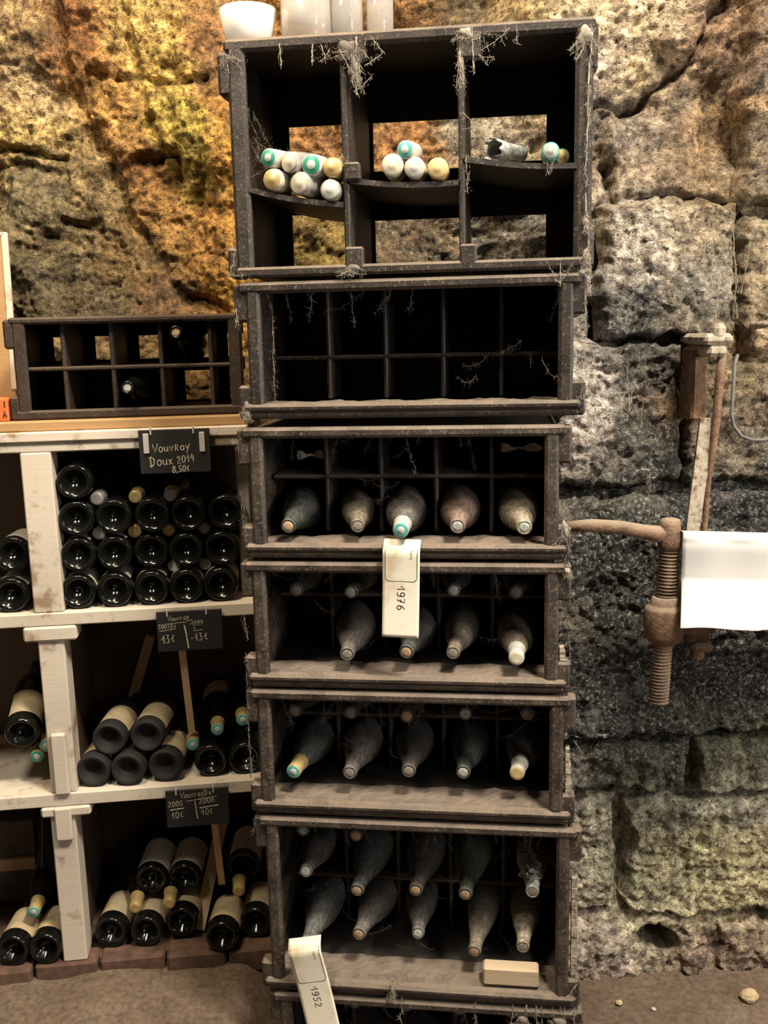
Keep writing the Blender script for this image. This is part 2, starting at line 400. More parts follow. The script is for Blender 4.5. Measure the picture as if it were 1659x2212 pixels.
def rough_rel(x, z):
    xw = x + .02 * fbm(x, z, 12, 3, 3); zw = z + .02 * fbm(x, z, 12, 3, 8)
    big = .085 * fbm(xw, zw, 2.6, 3, 1)
    mid = .030 * (ridged(xw, zw, 8, 4, 50) - 1.3)
    pit = -.010 * np.clip(fbm(x, z, 26, 3, 23) - .30, 0, 1) * 2.0
    fine = .0055 * fbm(x, z, 70, 3, 60)
    return big, mid, pit + fine
def wall_y(x, z):
    base = 2.72 - .20 * sstep(.24, .44, x) - .17 * sstep(-.4, .1, x)
    b, md, fn = rough_rel(x, z)
    sm = np.exp(-(((x - .75) / .13) ** 2 + ((z - 2.12) / .20) ** 2)); md = md * (1 - .75 * sm); fn = fn * (1 - .7 * sm)
    k = 1 - .8 * sstep(.35, .5, x) * sstep(2.1, 1.9, z)
    y = base - b * k - md * (.45 + .55 * k) - fn
    cr = 0
    for p, wd, dp in CRACKS:
        d = seg_dist(x + .012 * fbm(x, z, 18, 3, 90), z + .012 * fbm(x, z, 18, 3, 91), p)
        cr = np.maximum(cr, dp * np.exp(-(d / wd) ** 2))
    y = y + cr
    # small niche at the foot of the right side
    e = ((x - .692) / .052) ** 2 + ((z - .086 + .25 * (x - .692)) / .040) ** 2
    y = y + .16 * sstep(1.25, .7, e) - .05 * sstep(.62, .45, np.hypot((x - .70) / 1.6, z - .08)) * sstep(.30, .12, np.abs(x - .70)) * sstep(.2, .13, z)
    return y
def put_colours(me, x, z):
    c = wall_colour(x, z); a = me.color_attributes.new('Col', 'FLOAT_COLOR', 'POINT'); a.data.foreach_set('color', c.astype(np.float32).ravel())
def np_mesh(name, X, Y, Z, mat, smooth=True):
    nv, nu = X.shape; co = np.stack([X, Y, Z], -1).reshape(-1, 3)
    i = np.arange(nv * nu).reshape(nv, nu)
    q = np.stack([i[:-1, :-1], i[:-1, 1:], i[1:, 1:], i[1:, :-1]], -1).reshape(-1, 4)
    me = bpy.data.meshes.new(name); me.vertices.add(len(co)); me.vertices.foreach_set('co', co.astype(np.float32).ravel())
    me.loops.add(q.size); me.loops.foreach_set('vertex_index', q.ravel().astype(np.int32))
    me.polygons.add(len(q)); me.polygons.foreach_set('loop_start', np.arange(0, q.size, 4, dtype=np.int32)); me.polygons.foreach_set('loop_total', np.full(len(q), 4, np.int32))
    me.update(calc_edges=True); me.materials.append(mat)
    if smooth: me.polygons.foreach_set('use_smooth', np.ones(len(q), bool))
    return me
xs = np.concatenate([np.arange(-2.0, -1.0, .03), np.arange(-1.0, -.35, .0042), np.arange(-.35, .42, .0056), np.arange(.42, 1.0, .0048), np.arange(1.0, 2.0, .03)])
zs = np.concatenate([np.arange(-.1, .16, .006), np.arange(.16, 1.44, .014), np.arange(1.44, 2.5, .0043), np.arange(2.5, 3.6, .03)])
X, Z = np.meshgrid(xs, zs)
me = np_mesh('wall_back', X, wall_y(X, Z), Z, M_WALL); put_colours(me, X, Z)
WALL = put('wall_back', me); tag(WALL, 'rough ochre and mouldy black rock wall behind the crates', kind='structure')

STONES = [(.512, 1.632, .824, 1.946, .012), (.831, 1.601, 1.06, 1.922, .006), (.405, 1.285, .722, 1.640, .006), (.722, 1.285, 1.056, 1.588, -.005),
 (.387, .648, 1.085, 1.274, .012), (.414, .502, .761, .630, .0), (.770, .497, 1.109, .631, .008), (.416, .164, .587, .488, .0), (.597, .152, 1.125, .484, .016),
 (.40, -.04, .632, .150, .022), (.748, -.04, .835, .103, .03), (.842, -.04, 1.141, .133, .02), (.828, 1.934, 1.05, 2.45, .0)]
for k, (x0, z0, x1, z1, pr) in enumerate(STONES):
    nx, nz = int((x1 - x0) / .0046) + 2, int((z1 - z0) / .0046) + 2
    U, V = np.meshgrid(np.linspace(0, 1, nx), np.linspace(0, 1, nz))
    x = x0 + (x1 - x0) * U; z = z0 + (z1 - z0) * V
    ew = .016
    x = x + ew * fbm(x, z, 14, 3, 200 + k) ; z = z + ew * fbm(x, z, 14, 3, 300 + k)
    d = np.minimum(np.minimum(U, 1 - U) * (x1 - x0), np.minimum(V, 1 - V) * (z1 - z0))
    rim = (1 - np.clip(d / .024, 0, 1)) ** 2.0
    b, md, fn = rough_rel(x, z)
    y = 2.298 - pr * .7 - .25 * b - md * .30 - fn * .7 - .007 * fbm(x, z, 45, 3, 400 + k) - .009 * fbm(x, z, 9, 2, 500 + k) + .07 * rim
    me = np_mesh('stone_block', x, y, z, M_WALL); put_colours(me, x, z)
    put('stone_block', me, WALL)

# floor: packed earth, higher under the shelves on the left
xs = np.linspace(-2.0, 2.0, 240); ys = np.concatenate([np.linspace(-1.5, 1.3, 20), np.linspace(1.33, 2.9, 150)])
X, Y = np.meshgrid(xs, ys)
Zf = -.004 + .004 * fbm(X, Y, 6, 4, 5) + (.104 + .008 * fbm(X, Y, 5, 3, 7)) * sstep(-.26, -.40, X) * sstep(1.2, 2.2, Y)
FLOOR = put('floor', np_mesh('floor', X, Y, Zf, M_FLOOR)); tag(FLOOR, 'brown packed earth floor of the cellar', kind='structure')

# brick curb under the shelves
curb = thing('trim_1', 'low curb of brown bricks under the white shelves', None, SHELF, 0, 0, 0); curb['kind'] = 'structure'
mb = MB(); mb.box(-1.2, .27, .03, .55, .06, .128, .004); mb.build('curb_bed', M_BRICK, curb)
u = -1.15; i = 0
while u < .25:
    L_ = .165 + random.uniform(-.012, .012); mb = MB(); dz = random.uniform(-.004, .004); dw = random.uniform(-.008, .008)
    mb.box(u + .003, min(u + L_, .268) - .003, -.010 + dw, .06, .07, .136 + dz * .5, .006); mb.build('brick', M_BRICK, curb); u += L_
    i += 1

# ------------------------------------------------------------------ cobwebs
def web(name, parent, strands, mat=M_WEB, fuzz=.5):
    mb = MB()
    for (p, q, sag, r) in strands:
        p, q = Vector(p), Vector(q); N = 9; L_ = (q - p).length; pts = []
        for i in range(N):
            t = i / (N - 1); a = p.lerp(q, t); a.z -= sag * 4 * t * (1 - t)
            j = L_ * .012 if 0 < i < N - 1 else 0
            a += Vector((random.gauss(0, j), random.gauss(0, j), random.gauss(0, j))); pts.append(a)
        mb.tube(pts, [r * random.uniform(.25, .75) for _ in pts], 4)
        for i in range(int(L_ * 900 * fuzz)):
            q_ = random.random() * (N - 1); k_ = int(q_); a = pts[k_].lerp(pts[k_ + 1], q_ - k_) + Vector([random.gauss(0, .0022) for _ in range(3)]); d = Vector((random.gauss(0, .0034), random.gauss(0, .002), random.gauss(-.002, .0045)))
            mb.tube([a, a + d * .5 + Vector((0, 0, -.002)), a + d], min(.00032, r * .2), 3, False)
    return tag(mb.build(name, mat, parent), kind='stuff')

# ------------------------------------------------------------------ crates of the stack
def crate(label, z0, z1, u0, u1, nrow, D=.34, ncol=5, divw=.12, hds=None, gap=True, lugs=((0, 1), (0, 1)), mats=(None, None), back=None, fr=STACK, floor=.028, group='old plastic bottle crates of the tall stack', name='bottle_crate'):
    MO, MI = mats[0] or M_CRATE, mats[1] or M_CRATE_IN
    c = thing(name, label, 'crate', fr, 0, 0, z0, group)
    H = z1 - z0; lo = u0 + .024; hi = u1 - .024
    # front rim
    mb = MB()
    mb.box(u0 + .004, u1 - .004, -.014, .012, .013, .030, .006); mb.box(u0 + .008, u1 - .008, -.008, .012, .0, .014, .005)
    mb.box(u0 + .006, u1 - .006, -.011, .012, H - .024, H - .002, .006)
    mb.box(lo - .004, lo + .024, -.009, .012, .012, H - .008, .006); mb.box(hi - .024, hi + .004, -.009, .012, .012, H - .008, .006)
    mb.build('rim', MO, c)
    for s, e in ((-1, lo), (1, hi)):
        mb = MB(); a, b = (e, e + .008) if s < 0 else (e - .008, e)
        if gap:
            mb.box(a, b, .010, .050, .01, H * .25); mb.box(a, b, .010, .050, H * .82, H - .004); mb.box(a, b, .050, D, .01, H - .004)
        else: mb.box(a, b, .010, D, .01, H - .004)
        g0, g1 = (a - .004, a + .001) if s < 0 else (b - .001, b + .004)
        for ww in (.12, .20, .28): mb.box(g0, g1, ww, ww + .012, .02, H - .02, .002)
        mb.build('side_panel', MO, c)
        for k, (za, zb) in enumerate(((.0, .066), (H - .078, H - .004))):
            if k in lugs[0 if s < 0 else 1]:
                mb = MB(); a2, b2 = (u0 - .004, lo + .002) if s < 0 else (hi - .002, u1 + .004)
                mb.box(a2, b2, -.004, .030, za, zb, .005); mb.build('lug', MO, c)
    mb = MB(); mb.grid(lambda a, b: (lo + (hi - lo) * a, .010 + .085 * b, floor + .0016 * math.sin(a * 37 + b * 5 + u0 * 90) + random.gauss(0, .0009) - (.010 if b in (0, 1) else 0)), 46, 9); mb.build('dusty_ledge', MO, c)
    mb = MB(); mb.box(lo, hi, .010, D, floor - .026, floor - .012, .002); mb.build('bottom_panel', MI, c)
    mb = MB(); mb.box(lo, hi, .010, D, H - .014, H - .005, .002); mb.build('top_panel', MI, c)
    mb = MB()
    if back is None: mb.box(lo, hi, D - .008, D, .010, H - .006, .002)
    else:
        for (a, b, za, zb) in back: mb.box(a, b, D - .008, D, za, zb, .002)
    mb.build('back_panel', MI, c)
    if ncol > 1:
        g0, g1 = lo + .012, hi - .012
        for i in range(1, ncol):
            uu = g0 + (g1 - g0) * i / ncol; mb = MB(); mb.box(uu - .0045, uu + .0045, divw, D - .008, floor, H - .015, .003); mb.build('divider', M_CRATE if mats[0] is None else MO, c)
        for h in (hds if hds is not None else [H * k / nrow for k in range(1, nrow)]):
            mb = MB(); mb.box(g0, g1, divw - .002, D - .010, h - .004, h + .004, .003); mb.build('shelf_divider', M_CRATE if mats[0] is None else MO, c)
    return c

C1 = crate('empty two-row dark plastic crate directly below the large top crate', 1.505, 1.772, -.337, .332, 2, hds=[.115], divw=.13, mats=(M_CRATE_DARK, None))
C2 = crate('dark plastic crate with an empty upper row and five bottles below', 1.222, 1.490, -.345, .308, 2, hds=[.148], divw=.12)
C3 = crate('dusty crate behind the hanging 1976 tag, its lower left cell empty', .945, 1.216, -.352, .310, 2, hds=[.155], divw=.16)
C4 = crate('dusty crate of ten bottles third from the floor', .660, .941, -.354, .322, 2, hds=[.152], divw=.18)
C5 = crate('tall three-row dusty crate with a pale wood block on its ledge', .236, .654, -.350, .338, 3, hds=[.158, .285], divw=.20, floor=.034)
C6 = crate('lowest crate of the stack, cut by the lower edge of the photo', .0, .232, -.336, .345, 2, hds=[.125], divw=.15)

# the big top crate
Z0, Z1 = 1.778, 2.212; H0 = Z1 - Z0; DD = .31
C0 = thing('large_bottle_crate', 'large three-bay crate on top of the stack, hung with cobwebs', 'crate', STACK, 0, 0, Z0, 'old plastic bottle crates of the tall stack')
mb = MB(); mb.box(-.338, .345, -.006, .014, H0 - .024, H0, .006); mb.box(-.332, .338, -.012, .014, .0, .020, .005)
mb.box(-.332, -.298, -.006, .016, .01, H0 - .01, .007); mb.box(.310, .342, -.006, .016, .01, H0 - .01, .007); mb.build('rim', M_CRATE_DARK, C0)
for a, b in ((-.326, -.318), (.326, .334)):
    mb = MB(); mb.box(a, b, .01, DD, .005, H0 - .004); mb.build('side_panel', M_CRATE_DARK, C0)
mb = MB(); mb.box(-.32, .33, .01, DD, .006, .014, .002); mb.build('bottom_panel', M_CRATE_DARK, C0)
mb = MB(); mb.box(-.32, .33, .01, DD, H0 - .012, H0 - .002, .002); mb.build('top_panel', M_CRATE_DARK, C0)
for (a, b) in ((-.119, -.107), (.099, .110)):
    mb = MB(); mb.box(a, b, .0, DD, .012, H0 - .01, .003); mb.build('divider', M_CRATE_DARK, C0)
bk = MB()
for (a, b, za, zb) in ((-.32, .33, .335, H0 - .005), (-.12, .105, .132, .235), (.105, .33, .132, .243), (-.12, .105, .132, .235), (-.32, -.285, .01, H0 - .01), (-.12, -.10, .01, H0 - .01), (.27, .33, .01, H0 - .01), (-.32, .33, .01, .026), (-.30, -.11, .150, .185)):
    bk.box(a, b, DD - .008, DD, za, zb, .002)
bk.build('back_panel', M_CRATE_IN, C0)
def slant(p0, p1, d0, d1, th):      # a sagging shelf strip between two points (u,z)
    mb = MB(); n = 8
    for i in range(n):
        t0, t1 = i / n, (i + 1) / n; f = lambda t: (p0[0] + (p1[0] - p0[0]) * t, p0[1] + (p1[1] - p0[1]) * t - .006 * math.sin(math.pi * t))
        (a, za), (b, zb) = f(t0), f(t1)
        mb.add([(a, d0, za), (b, d0, zb), (b, d1, zb), (a, d1, za), (a, d0, za - th), (b, d0, zb - th), (b, d1, zb - th), (a, d1, za - th)],
               [(0, 1, 2, 3), (7, 6, 5, 4), (0, 4, 5, 1), (2, 6, 7, 3)] + ([(0, 3, 7, 4)] if i == 0 else []) + ([(1, 5, 6, 2)] if i == n - 1 else []))
    return mb
slant((-.318, 1.953 - Z0), (-.119, 1.913 - Z0), -.004, .30, .010).build('sagging_shelf', M_CRATE_DARK, C0)
slant((-.107, 1.956 - Z0), (.099, 1.944 - Z0), -.004, .30, .010).build('sagging_shelf', M_CRATE_DARK, C0)
slant((.110, 1.985 - Z0), (.326, 1.965 - Z0), -.004, .30, .010).build('sagging_shelf', M_CRATE_DARK, C0)
for (a, b, za, zb) in ((-.118, -.082, .010, .052), (.100, .132, .010, .050), (.098, .142, H0 - .06, H0 - .004), (-.116, -.084, .172, .205), (-.120, -.072, H0 - .055, H0 - .004)):
    mb = MB(); mb.box(a, b, -.012, .010, za, zb, .004); mb.build('lug', M_CRATE_DARK, C0)
for (a, b, za, zb) in ((-.352, -.318, H0 - .10, H0 - .02), (-.350, -.318, .0, .06), (.322, .348, .0, .075), (.322, .350, H0 - .09, H0 - .005)):
    mb = MB(); mb.box(a, b, -.002, .05, za, zb, .007); mb.build('lug', M_CRATE_DARK, C0)

# cobwebs on the crates (world-of-crate coordinates: u, w, z above the crate's base)
def cz(z): return z - Z0
st = []
for (a, b, c_, d, r) in ((-.227, 2.196, -.226, 2.158, .0022), (-.166, 2.192, -.168, 2.160, .0026), (-.15, 2.19, -.14, 2.165, .0018), (-.084, 2.199, -.086, 2.10, .0034), (-.07, 2.15, -.035, 2.172, .0020), (-.055, 2.197, -.034, 2.170, .0018),
                         (.126, 2.203, .128, 2.13, .003), (.142, 2.163, .192, 2.199, .0016), (.205, 2.2, .206, 2.17, .0014), (.336, 2.185, .332, 2.05, .0028), (.332, 2.05, .330, 1.92, .0022), (.330, 1.91, .340, 1.79, .003), (.338, 2.19, .312, 2.14, .003), (.286, 1.79, .286, 1.745, .0024), (.262, 1.79, .286, 1.752, .001), (.31, 1.79, .286, 1.752, .001), (.34, 1.79, .342, 1.73, .002),
                         (-.33, 1.83, -.345, 1.785, .0012), (-.345, 1.785, -.30, 1.786, .0012), (.262, 1.968, .262, 1.945, .001), (.272, 1.968, .262, 1.945, .001), (.115, 1.985, .116, 1.92, .0014), (-.115, 2.18, -.07, 2.10, .0014), (-.09, 2.105, -.055, 2.135, .001), (.105, 2.03, .165, 2.045, .0012), (.108, 2.06, .15, 2.03, .0012), (-.12, 2.0, -.09, 1.97, .001)):
    st.append(((a, -.013, cz(b)), (c_, -.011, cz(d)), .003, r))
for i in range(26):
    a = random.choice((-.105, -.09, .12, .13, .33, .335, -.325)) + random.gauss(0, .012); z = 2.20 - abs(random.gauss(0, .025)); st.append(((a, -.012, cz(z)), (a + random.gauss(0, .02), -.010, cz(z - random.uniform(.005, .035))), .002, random.uniform(.0006, .0014)))
for i in range(8):
    a = random.uniform(.1, .31); st.append(((-.31 + random.uniform(0, .03), .02, cz(random.uniform(1.95, 2.1))), (-.25 + random.gauss(0, .03), .1, cz(random.uniform(1.95, 2.08))), .01, .0005))
web('cobweb', C0, st)
def crate_web(c, z0, u0, u1, H, n, mat=M_WEBD, seed=1):
    random.seed(seed); st = []
    for i in range(n):
        a = random.uniform(u0 + .04, u1 - .04); st.append(((a, .02, H - .018), (a + random.gauss(0, .02), random.uniform(.02, .09), H - random.uniform(.03, .10)), .004, random.uniform(.0004, .0011)))
    for i in range(n // 2):
        a = random.uniform(u0 + .05, u1 - .12); zz = random.uniform(.05, H - .04); st.append(((a, random.uniform(.06, .14), zz), (a + random.uniform(.03, .09), random.uniform(.05, .12), zz + random.gauss(0, .03)), .012, .0005))
    for i in range(8):
        s = u1 if random.random() < .7 else u0; zz = random.uniform(.02, H); st.append(((s, -.006, zz), (s + random.gauss(0, .006), -.004, zz - random.uniform(.02, .07)), .002, random.uniform(.0008, .0022)))
    return web('cobweb', c, st, mat)
crate_web(C1, 1.505, -.337, .332, .267, 9, M_WEB, 11); crate_web(C2, 1.222, -.345, .308, .268, 10, M_WEBD, 12); crate_web(C3, .945, -.352, .31, .271, 18, M_WEBD, 13)
crate_web(C4, .66, -.354, .322, .281, 22, M_WEBD, 14); crate_web(C5, .236, -.35, .338, .418, 30, M_WEBD, 15); crate_web(C6, 0, -.336, .345, .232, 26, M_WEBD, 16)
web('cobweb', C1, [((.297, .03, .243), (.296, .03, .075), .0, .0016), ((.296, .03, .078), (.255, .05, .105), .018, .0014), ((.235, .12, .115), (.235, .12, .085), 0, .0014), ((-.27, .02, .2), (-.272, .02, .04), .0, .0009)], M_WEB)
web('cobweb', C6, [((u_, -.01, .24), (u_ + random.gauss(0, .006), -.012, random.uniform(.03, .13)), 0, random.uniform(.0012, .0026)) for u_ in (.2, .23, .25, .262, .285, .30, .31, .33, -.04, .12)], M_WEB)
web('cobweb', C5, [((.31, -.01, .02), (.335, -.008, .06), 0, .002), ((-.06, -.016, .05), (-.055, -.016, -.005), 0, .004), ((.28, .1, .30), (.33, .02, .22), 0, .0012)], M_WEB)
def clump(c, u, w_, z, ru, rz, mat=M_WEB):
    mb = MB(); nu, nv = 14, 9; ph = [random.uniform(0, 6) for _ in range(6)]
    def f(a, b):
        th, fi = 2 * math.pi * a, math.pi * b
        d = Vector((math.sin(fi) * math.cos(th), math.sin(fi) * math.sin(th), math.cos(fi)))
        r = .85 + .16 * math.sin(3 * d.x + 2 * d.z + ph[0]) + .10 * math.sin(5 * d.y - 4 * d.x + ph[1]) + .05 * math.sin(9 * d.z + 8 * d.x + ph[2])
        return (u + d.x * ru * r, w_ + d.y * min(ru, .008) * r, z + d.z * rz * r)
    mb.grid(f, nu, nv); tag(mb.build('dust_clump', mat, c, True), kind='stuff')
    web('cobweb', c, [((u + random.gauss(0, ru * .6), w_ - .004, z + rz * random.uniform(-.6, .8)), (u + random.gauss(0, ru), w_ - .006, z - rz * random.uniform(.3, 1.8)), .003, .0008) for _ in range(16)], M_WEB)
for (u_, z_, a_, b_) in ((-.098, 2.185, .022, .016), (-.088, 2.150, .009, .022), (-.105, 1.79, .018, .010), (.118, 2.196, .020, .012), (.105, 2.150, .006, .030), (.326, 2.180, .016, .016), (.332, 1.86, .006, .014), (.334, 1.80, .006, .018)): clump(C0, u_, -.008, cz(z_), a_, b_, M_WEBD if u_ < 0 else M_WEB)
clump(C1, -.325, -.008, .02, .008, .016, M_WEBD); clump(C2, .300, -.006, .06, .008, .02); clump(C3, .306, -.006, .255, .008, .008); clump(C5, -.06, -.018, .022, .007, .014, M_WEBD); clump(C6, .30, -.012, .205, .02, .012, M_WEBD); clump(C6, .22, -.012, .205, .014, .010, M_WEBD)
for (c_, u_, za, zb, tp) in ((C4, .306, .055, .165, .010), (C5, .322, .075, .300, .002), (C3, .292, .060, .095, .008)):
    mb = MB(); n = 10
    for i in range(n):
        z0_, z1_ = za + (zb - za) * i / n, za + (zb - za) * (i + 1) / n; wd = .014 * (1 - (tp * 40) * i / n) + random.uniform(-.001, .001); mb.box(u_, u_ + max(.004, wd), .0 + random.uniform(0, .002), .02, z0_, z1_ + .0005, .001)
    mb.build('whitened_side_rib', M_LIME, c_)
random.seed(21)

# ------------------------------------------------------------------ bottles
CH = [(.0, .016), (.012, .014), (.024, .006), (.034, 0), (.040, .001), (.0432, .006), (.044, .02), (.044, .13), (.043, .15), (.0395, .172), (.033, .197), (.0262, .218), (.0205, .240), (.0166, .262), (.0149, .278), (.0145, .282), (.0157, .284), (.0157, .292), (.0145, .296), (.0112, .297), (.0105, .292)]
BG = [(.0, .030), (.010, .028), (.020, .017), (.028, .005), (.033, .001), (.0365, .0), (.0392, .002), (.0412, .008), (.0415, .02), (.0415, .165), (.0405, .180), (.037, .198), (.030, .220), (.0225, .241), (.0172, .256), (.0146, .268), (.0138, .285), (.0150, .287), (.0150, .297), (.0138, .300), (.0105, .300), (.010, .296)]
CHS = [(r * .86, z) if z < .2 else (r * .93, z) for r, z in CH]
def lm(name, prof, mat, n=28):
    mb = MB(); mb.lathe(prof, n); return mb.mesh(name, mat, True)
ME = {}
ME['ch'] = lm('bottle_glass', CH, M_DUSTY); ME['chs'] = lm('bottle_glass', CHS, M_DUSTY)
ME['bg'] = lm('bottle_glass', BG, M_DARKGLASS)
ME['bgd'] = lm('bottle_glass', BG, M_PUNT)
def disc(z, r): return [(r, z - .012), (r, z), (r * .5, z + .0006), (0, z + .0006)]
for k, mt in (('cork', M_CORK), ('grey', M_GREYCORK), ('glassy', M_PALEGLASSCAP), ('white', M_WHITECAP)):
    ME['c_' + k] = lm('cork', disc(.2965, .0114), mt, 16)
def cap_prof(L_): return [(.0196, .298 - L_), (.0164, .270), (.0158, .282), (.0160, .285), (.0160, .2985), (.0148, .3008)]
CAPS = {'gold': (M_GOLD, M_GOLD), 'goldteal': (M_GOLD, M_TEALCAP), 'whiteteal': (M_WHITECAP, M_TEALCAP), 'white': (M_WHITECAP, M_CREAM), 'ochre': (M_WHITECAP, M_OCHRE), 'green': (M_GOLD, M_GREENCAP), 'silver': (M_SILVER, M_SILVER), 'goldpale': (M_GOLD, M_WHITECAP)}
for k, (a, b) in CAPS.items():
    ME['k_' + k] = lm('capsule', cap_prof(.055), a, 20); ME['t_' + k] = lm('seal', [(.0149, .3004), (.0138, .3016), (.008, .3014), (0, .3014)], b, 20)
ME['t_centre'] = lm('seal_centre', [(.0080, .3014), (.0074, .3022), (0, .3022)], M_WHITECAP, 16)
def label_mesh(z0, z1, R, half, mat):
    mb = MB(); mb.lathe([(R, z0), (R, z1)], 18, a0=-half, a1=half); return mb.mesh('paper_label', mat, True)
ME['l_cream'] = label_mesh(.035, .125, .0420, 1.75, M_LABEL); ME['l_white'] = label_mesh(.02, .12, .0420, 1.6, M_LABELW)
ME['l_neck'] = label_mesh(.195, .212, .0385, 1.4, M_LABELW)
mb = MB(); mb.lathe([(.0388, .192), (.0335, .212)], 18, a0=-1.3, a1=1.3); ME['l_neck'] = mb.mesh('neck_label', M_LABELW, True)

def bottle(fr, base, mouth, label, kind='ch', cork=None, cap=None, paper=None, neck=False, roll=0, dust=None, group=None, length=.30, name='wine_bottle'):
    b = fr.P(*base); mo = fr.P(*mouth); ax = (mo - b).normalized()
    o = bpy.data.objects.new(name, None); COL.objects.link(o); o.empty_display_size = .04
    upv = Vector((0, 0, 1)); x = (upv - ax * upv.dot(ax))
    x = x.normalized() if x.length > .05 else ax.orthogonal().normalized()
    x = Quaternion(ax, roll) @ x; y = ax.cross(x)
    mm = Matrix((x, y, ax)).transposed().to_4x4(); mm.translation = b; o.matrix_world = mm
    tag(o, label, 'bottle', group)
    g = put('bottle_glass', ME[kind], o)
    if dust: g.color = dust
    if cork: put('cork', ME['c_' + cork], o)
    if cap:
        c = put('capsule', ME['k_' + cap], o); put('seal', ME['t_' + cap], c)
        if 'teal' in cap or cap == 'green': put('seal_centre', ME['t_centre'], c)
    if paper: put('paper_label', ME['l_' + paper], o)
    if neck: put('neck_label', ME['l_neck'], o)
    return o
GREY, TAN, PALE, PINK, DARK, GREEN, BLUE = (.17, .15, .13), (.22, .18, .13), (.42, .35, .25), (.26, .18, .14), (.09, .078, .066), (.075, .095, .062), (.145, .143, .132)
def D(c, a): return (*[min(.7, q * 1.3) for q in c], a)
def sbottle(m_, bc, label, **kw):   # mouth (u,w,z); bc body centre (u,z) at w=.18 -> base beyond
    u, w_, z = m_; t = (.18 - w_); L_ = kw.pop('L', .297)
    d = Vector((bc[0] - u, t, bc[1] - z)).normalized() * L_
    bottle(STACK, (u + d.x, w_ + d.y, z + d.z), m_, label, **kw)
g2 = 'dusty bottles of the crate with an empty upper row'
sbottle((-.251, -.005, 1.288), (-.254, 1.296), 'bottle with bare green neck and cork, leftmost below the empty row', cork='cork', dust=D(BLUE, .42), group=g2)
sbottle((-.109, -.003, 1.288), (-.134, 1.294), 'slim bottle with torn brown label remains, second left of the 1976 crate above the tag', kind='chs', cork='grey', dust=D(TAN, .85), group=g2)
sbottle((-.019, -.028, 1.286), (-.027, 1.296), 'bottle with white and teal capsule carrying the 1976 tag', cap='whiteteal', dust=D(GREY, .65), group=g2)
sbottle((.091, -.003, 1.288), (.088, 1.296), 'pinkish dust-coated bottle with glassy mouth, second from right below the empty row', cork='glassy', dust=D(PINK, .95), group=g2)
sbottle((.222, -.003, 1.286), (.209, 1.296), 'pale dust-caked bottle with a crack in its crust, rightmost below the empty row', cork='glassy', dust=D(PALE, 1.0), group=g2)
g3 = 'dusty bottles of the crate behind the 1976 tag'
sbottle((-.141, .010, 1.014), (-.148, 1.022), 'grey dusty bottle left of the lower end of the 1976 tag', cork='grey', dust=D(GREY, .85), group=g3)
sbottle((-.018, .014, 1.020), (-.006, 1.021), 'greenish bottle with crumbling orange cork under the 1976 tag', cork='cork', dust=D(BLUE, .5), group=g3)
sbottle((.078, .014, 1.020), (.089, 1.022), 'slim brown dusty bottle right of the 1976 tag, lower row', kind='chs', cork='grey', dust=D(TAN, .8), group=g3)
sbottle((.207, .000, 1.018), (.209, 1.022), 'pale dusty bottle with white capsule at the lower right of the 1976 tag crate', cap='white', dust=D(TAN, .95), group=g3)
sbottle((-.247, .030, 1.146), (-.258, 1.150), 'dark bottle mouth at the upper left of the crate behind the tag', cork='grey', dust=D(DARK, .7), group=g3)
sbottle((-.133, .030, 1.142), (-.127, 1.150), 'upper-row bottle with pale glassy mouth just left of the 1976 tag', kind='chs', cork='glassy', dust=D(GREY, .55), group=g3)
sbottle((.080, .030, 1.148), (.079, 1.150), 'upper-row bottle with greenish mouth right of the 1976 tag', kind='chs', cork='glassy', dust=D(GREY, .5), group=g3)
sbottle((.206, .030, 1.146), (.214, 1.150), 'shaded bottle with olive mouth at the upper right of the tag crate', cork='grey', dust=D(DARK, .6), group=g3)
g4 = 'dusty bottles of the ten-bottle crate'
sbottle((-.269, .028, .742), (-.253, .745), 'bottle with gold sleeve and teal seal, lower left of the ten-bottle crate', cap='goldteal', dust=D(BLUE, .5), group=g4)
sbottle((-.147, .028, .742), (-.140, .745), 'grey dusty bottle with open glass mouth, second in the lower row of ten', cork='grey', dust=D(GREY, .8), group=g4)
sbottle((-.020, .030, .750), (-.022, .748), 'dull brown-grey bottle in the middle of the lower row of ten', cork='grey', dust=D(DARK, .95), group=g4)
sbottle((.096, .028, .752), (.104, .748), 'green glass bottle with thin dust, fourth in the lower row of ten', cork='glassy', dust=D(BLUE, .38), group=g4)
sbottle((.209, .028, .756), (.228, .752), 'pale bottle with whitish ochre capsule, lower right of the ten-bottle crate', cap='ochre', dust=D(GREY, 1.0), group=g4)
sbottle((-.268, .055, .868), (-.262, .872), 'shaded bottle mouth at the upper left of the ten-bottle crate', cork='grey', dust=D(DARK, .7), group=g4)
sbottle((-.146, .055, .867), (-.142, .872), 'upper-row bottle with dull glass mouth, second of the ten-bottle crate', cork='grey', dust=D(DARK, .8), group=g4)
sbottle((-.024, .052, .864), (-.022, .872), 'upper-row bottle with orange cork in the middle of the ten-bottle crate', cork='cork', dust=D(DARK, .8), group=g4)
sbottle((.100, .055, .872), (.102, .874), 'upper-row bottle with pale blue-green mouth, fourth of the ten-bottle crate', cork='glassy', dust=D(DARK, .5), group=g4)
sbottle((.231, .055, .876), (.226, .876), 'web-covered bottle mouth at the upper right of the ten-bottle crate', cork='grey', dust=D(GREY, .9), group=g4)
g5 = 'dusty bottles of the tall three-row crate'
sbottle((-.262, .058, .588), (-.258, .582), 'pale teal bottle mouth in the top left of the three-row crate', cork='glassy', dust=D(DARK, .6), group=g5)
sbottle((-.143, .058, .580), (-.140, .580), 'bottle with orange cork in the top row of the three-row crate', cork='cork', dust=D(DARK, .6), group=g5)
sbottle((-.252, .030, .505), (-.255, .482), 'slim grey bottle with webbed mouth, middle row left of the three-row crate', kind='chs', cork='glassy', dust=D(GREY, .85), group=g5)
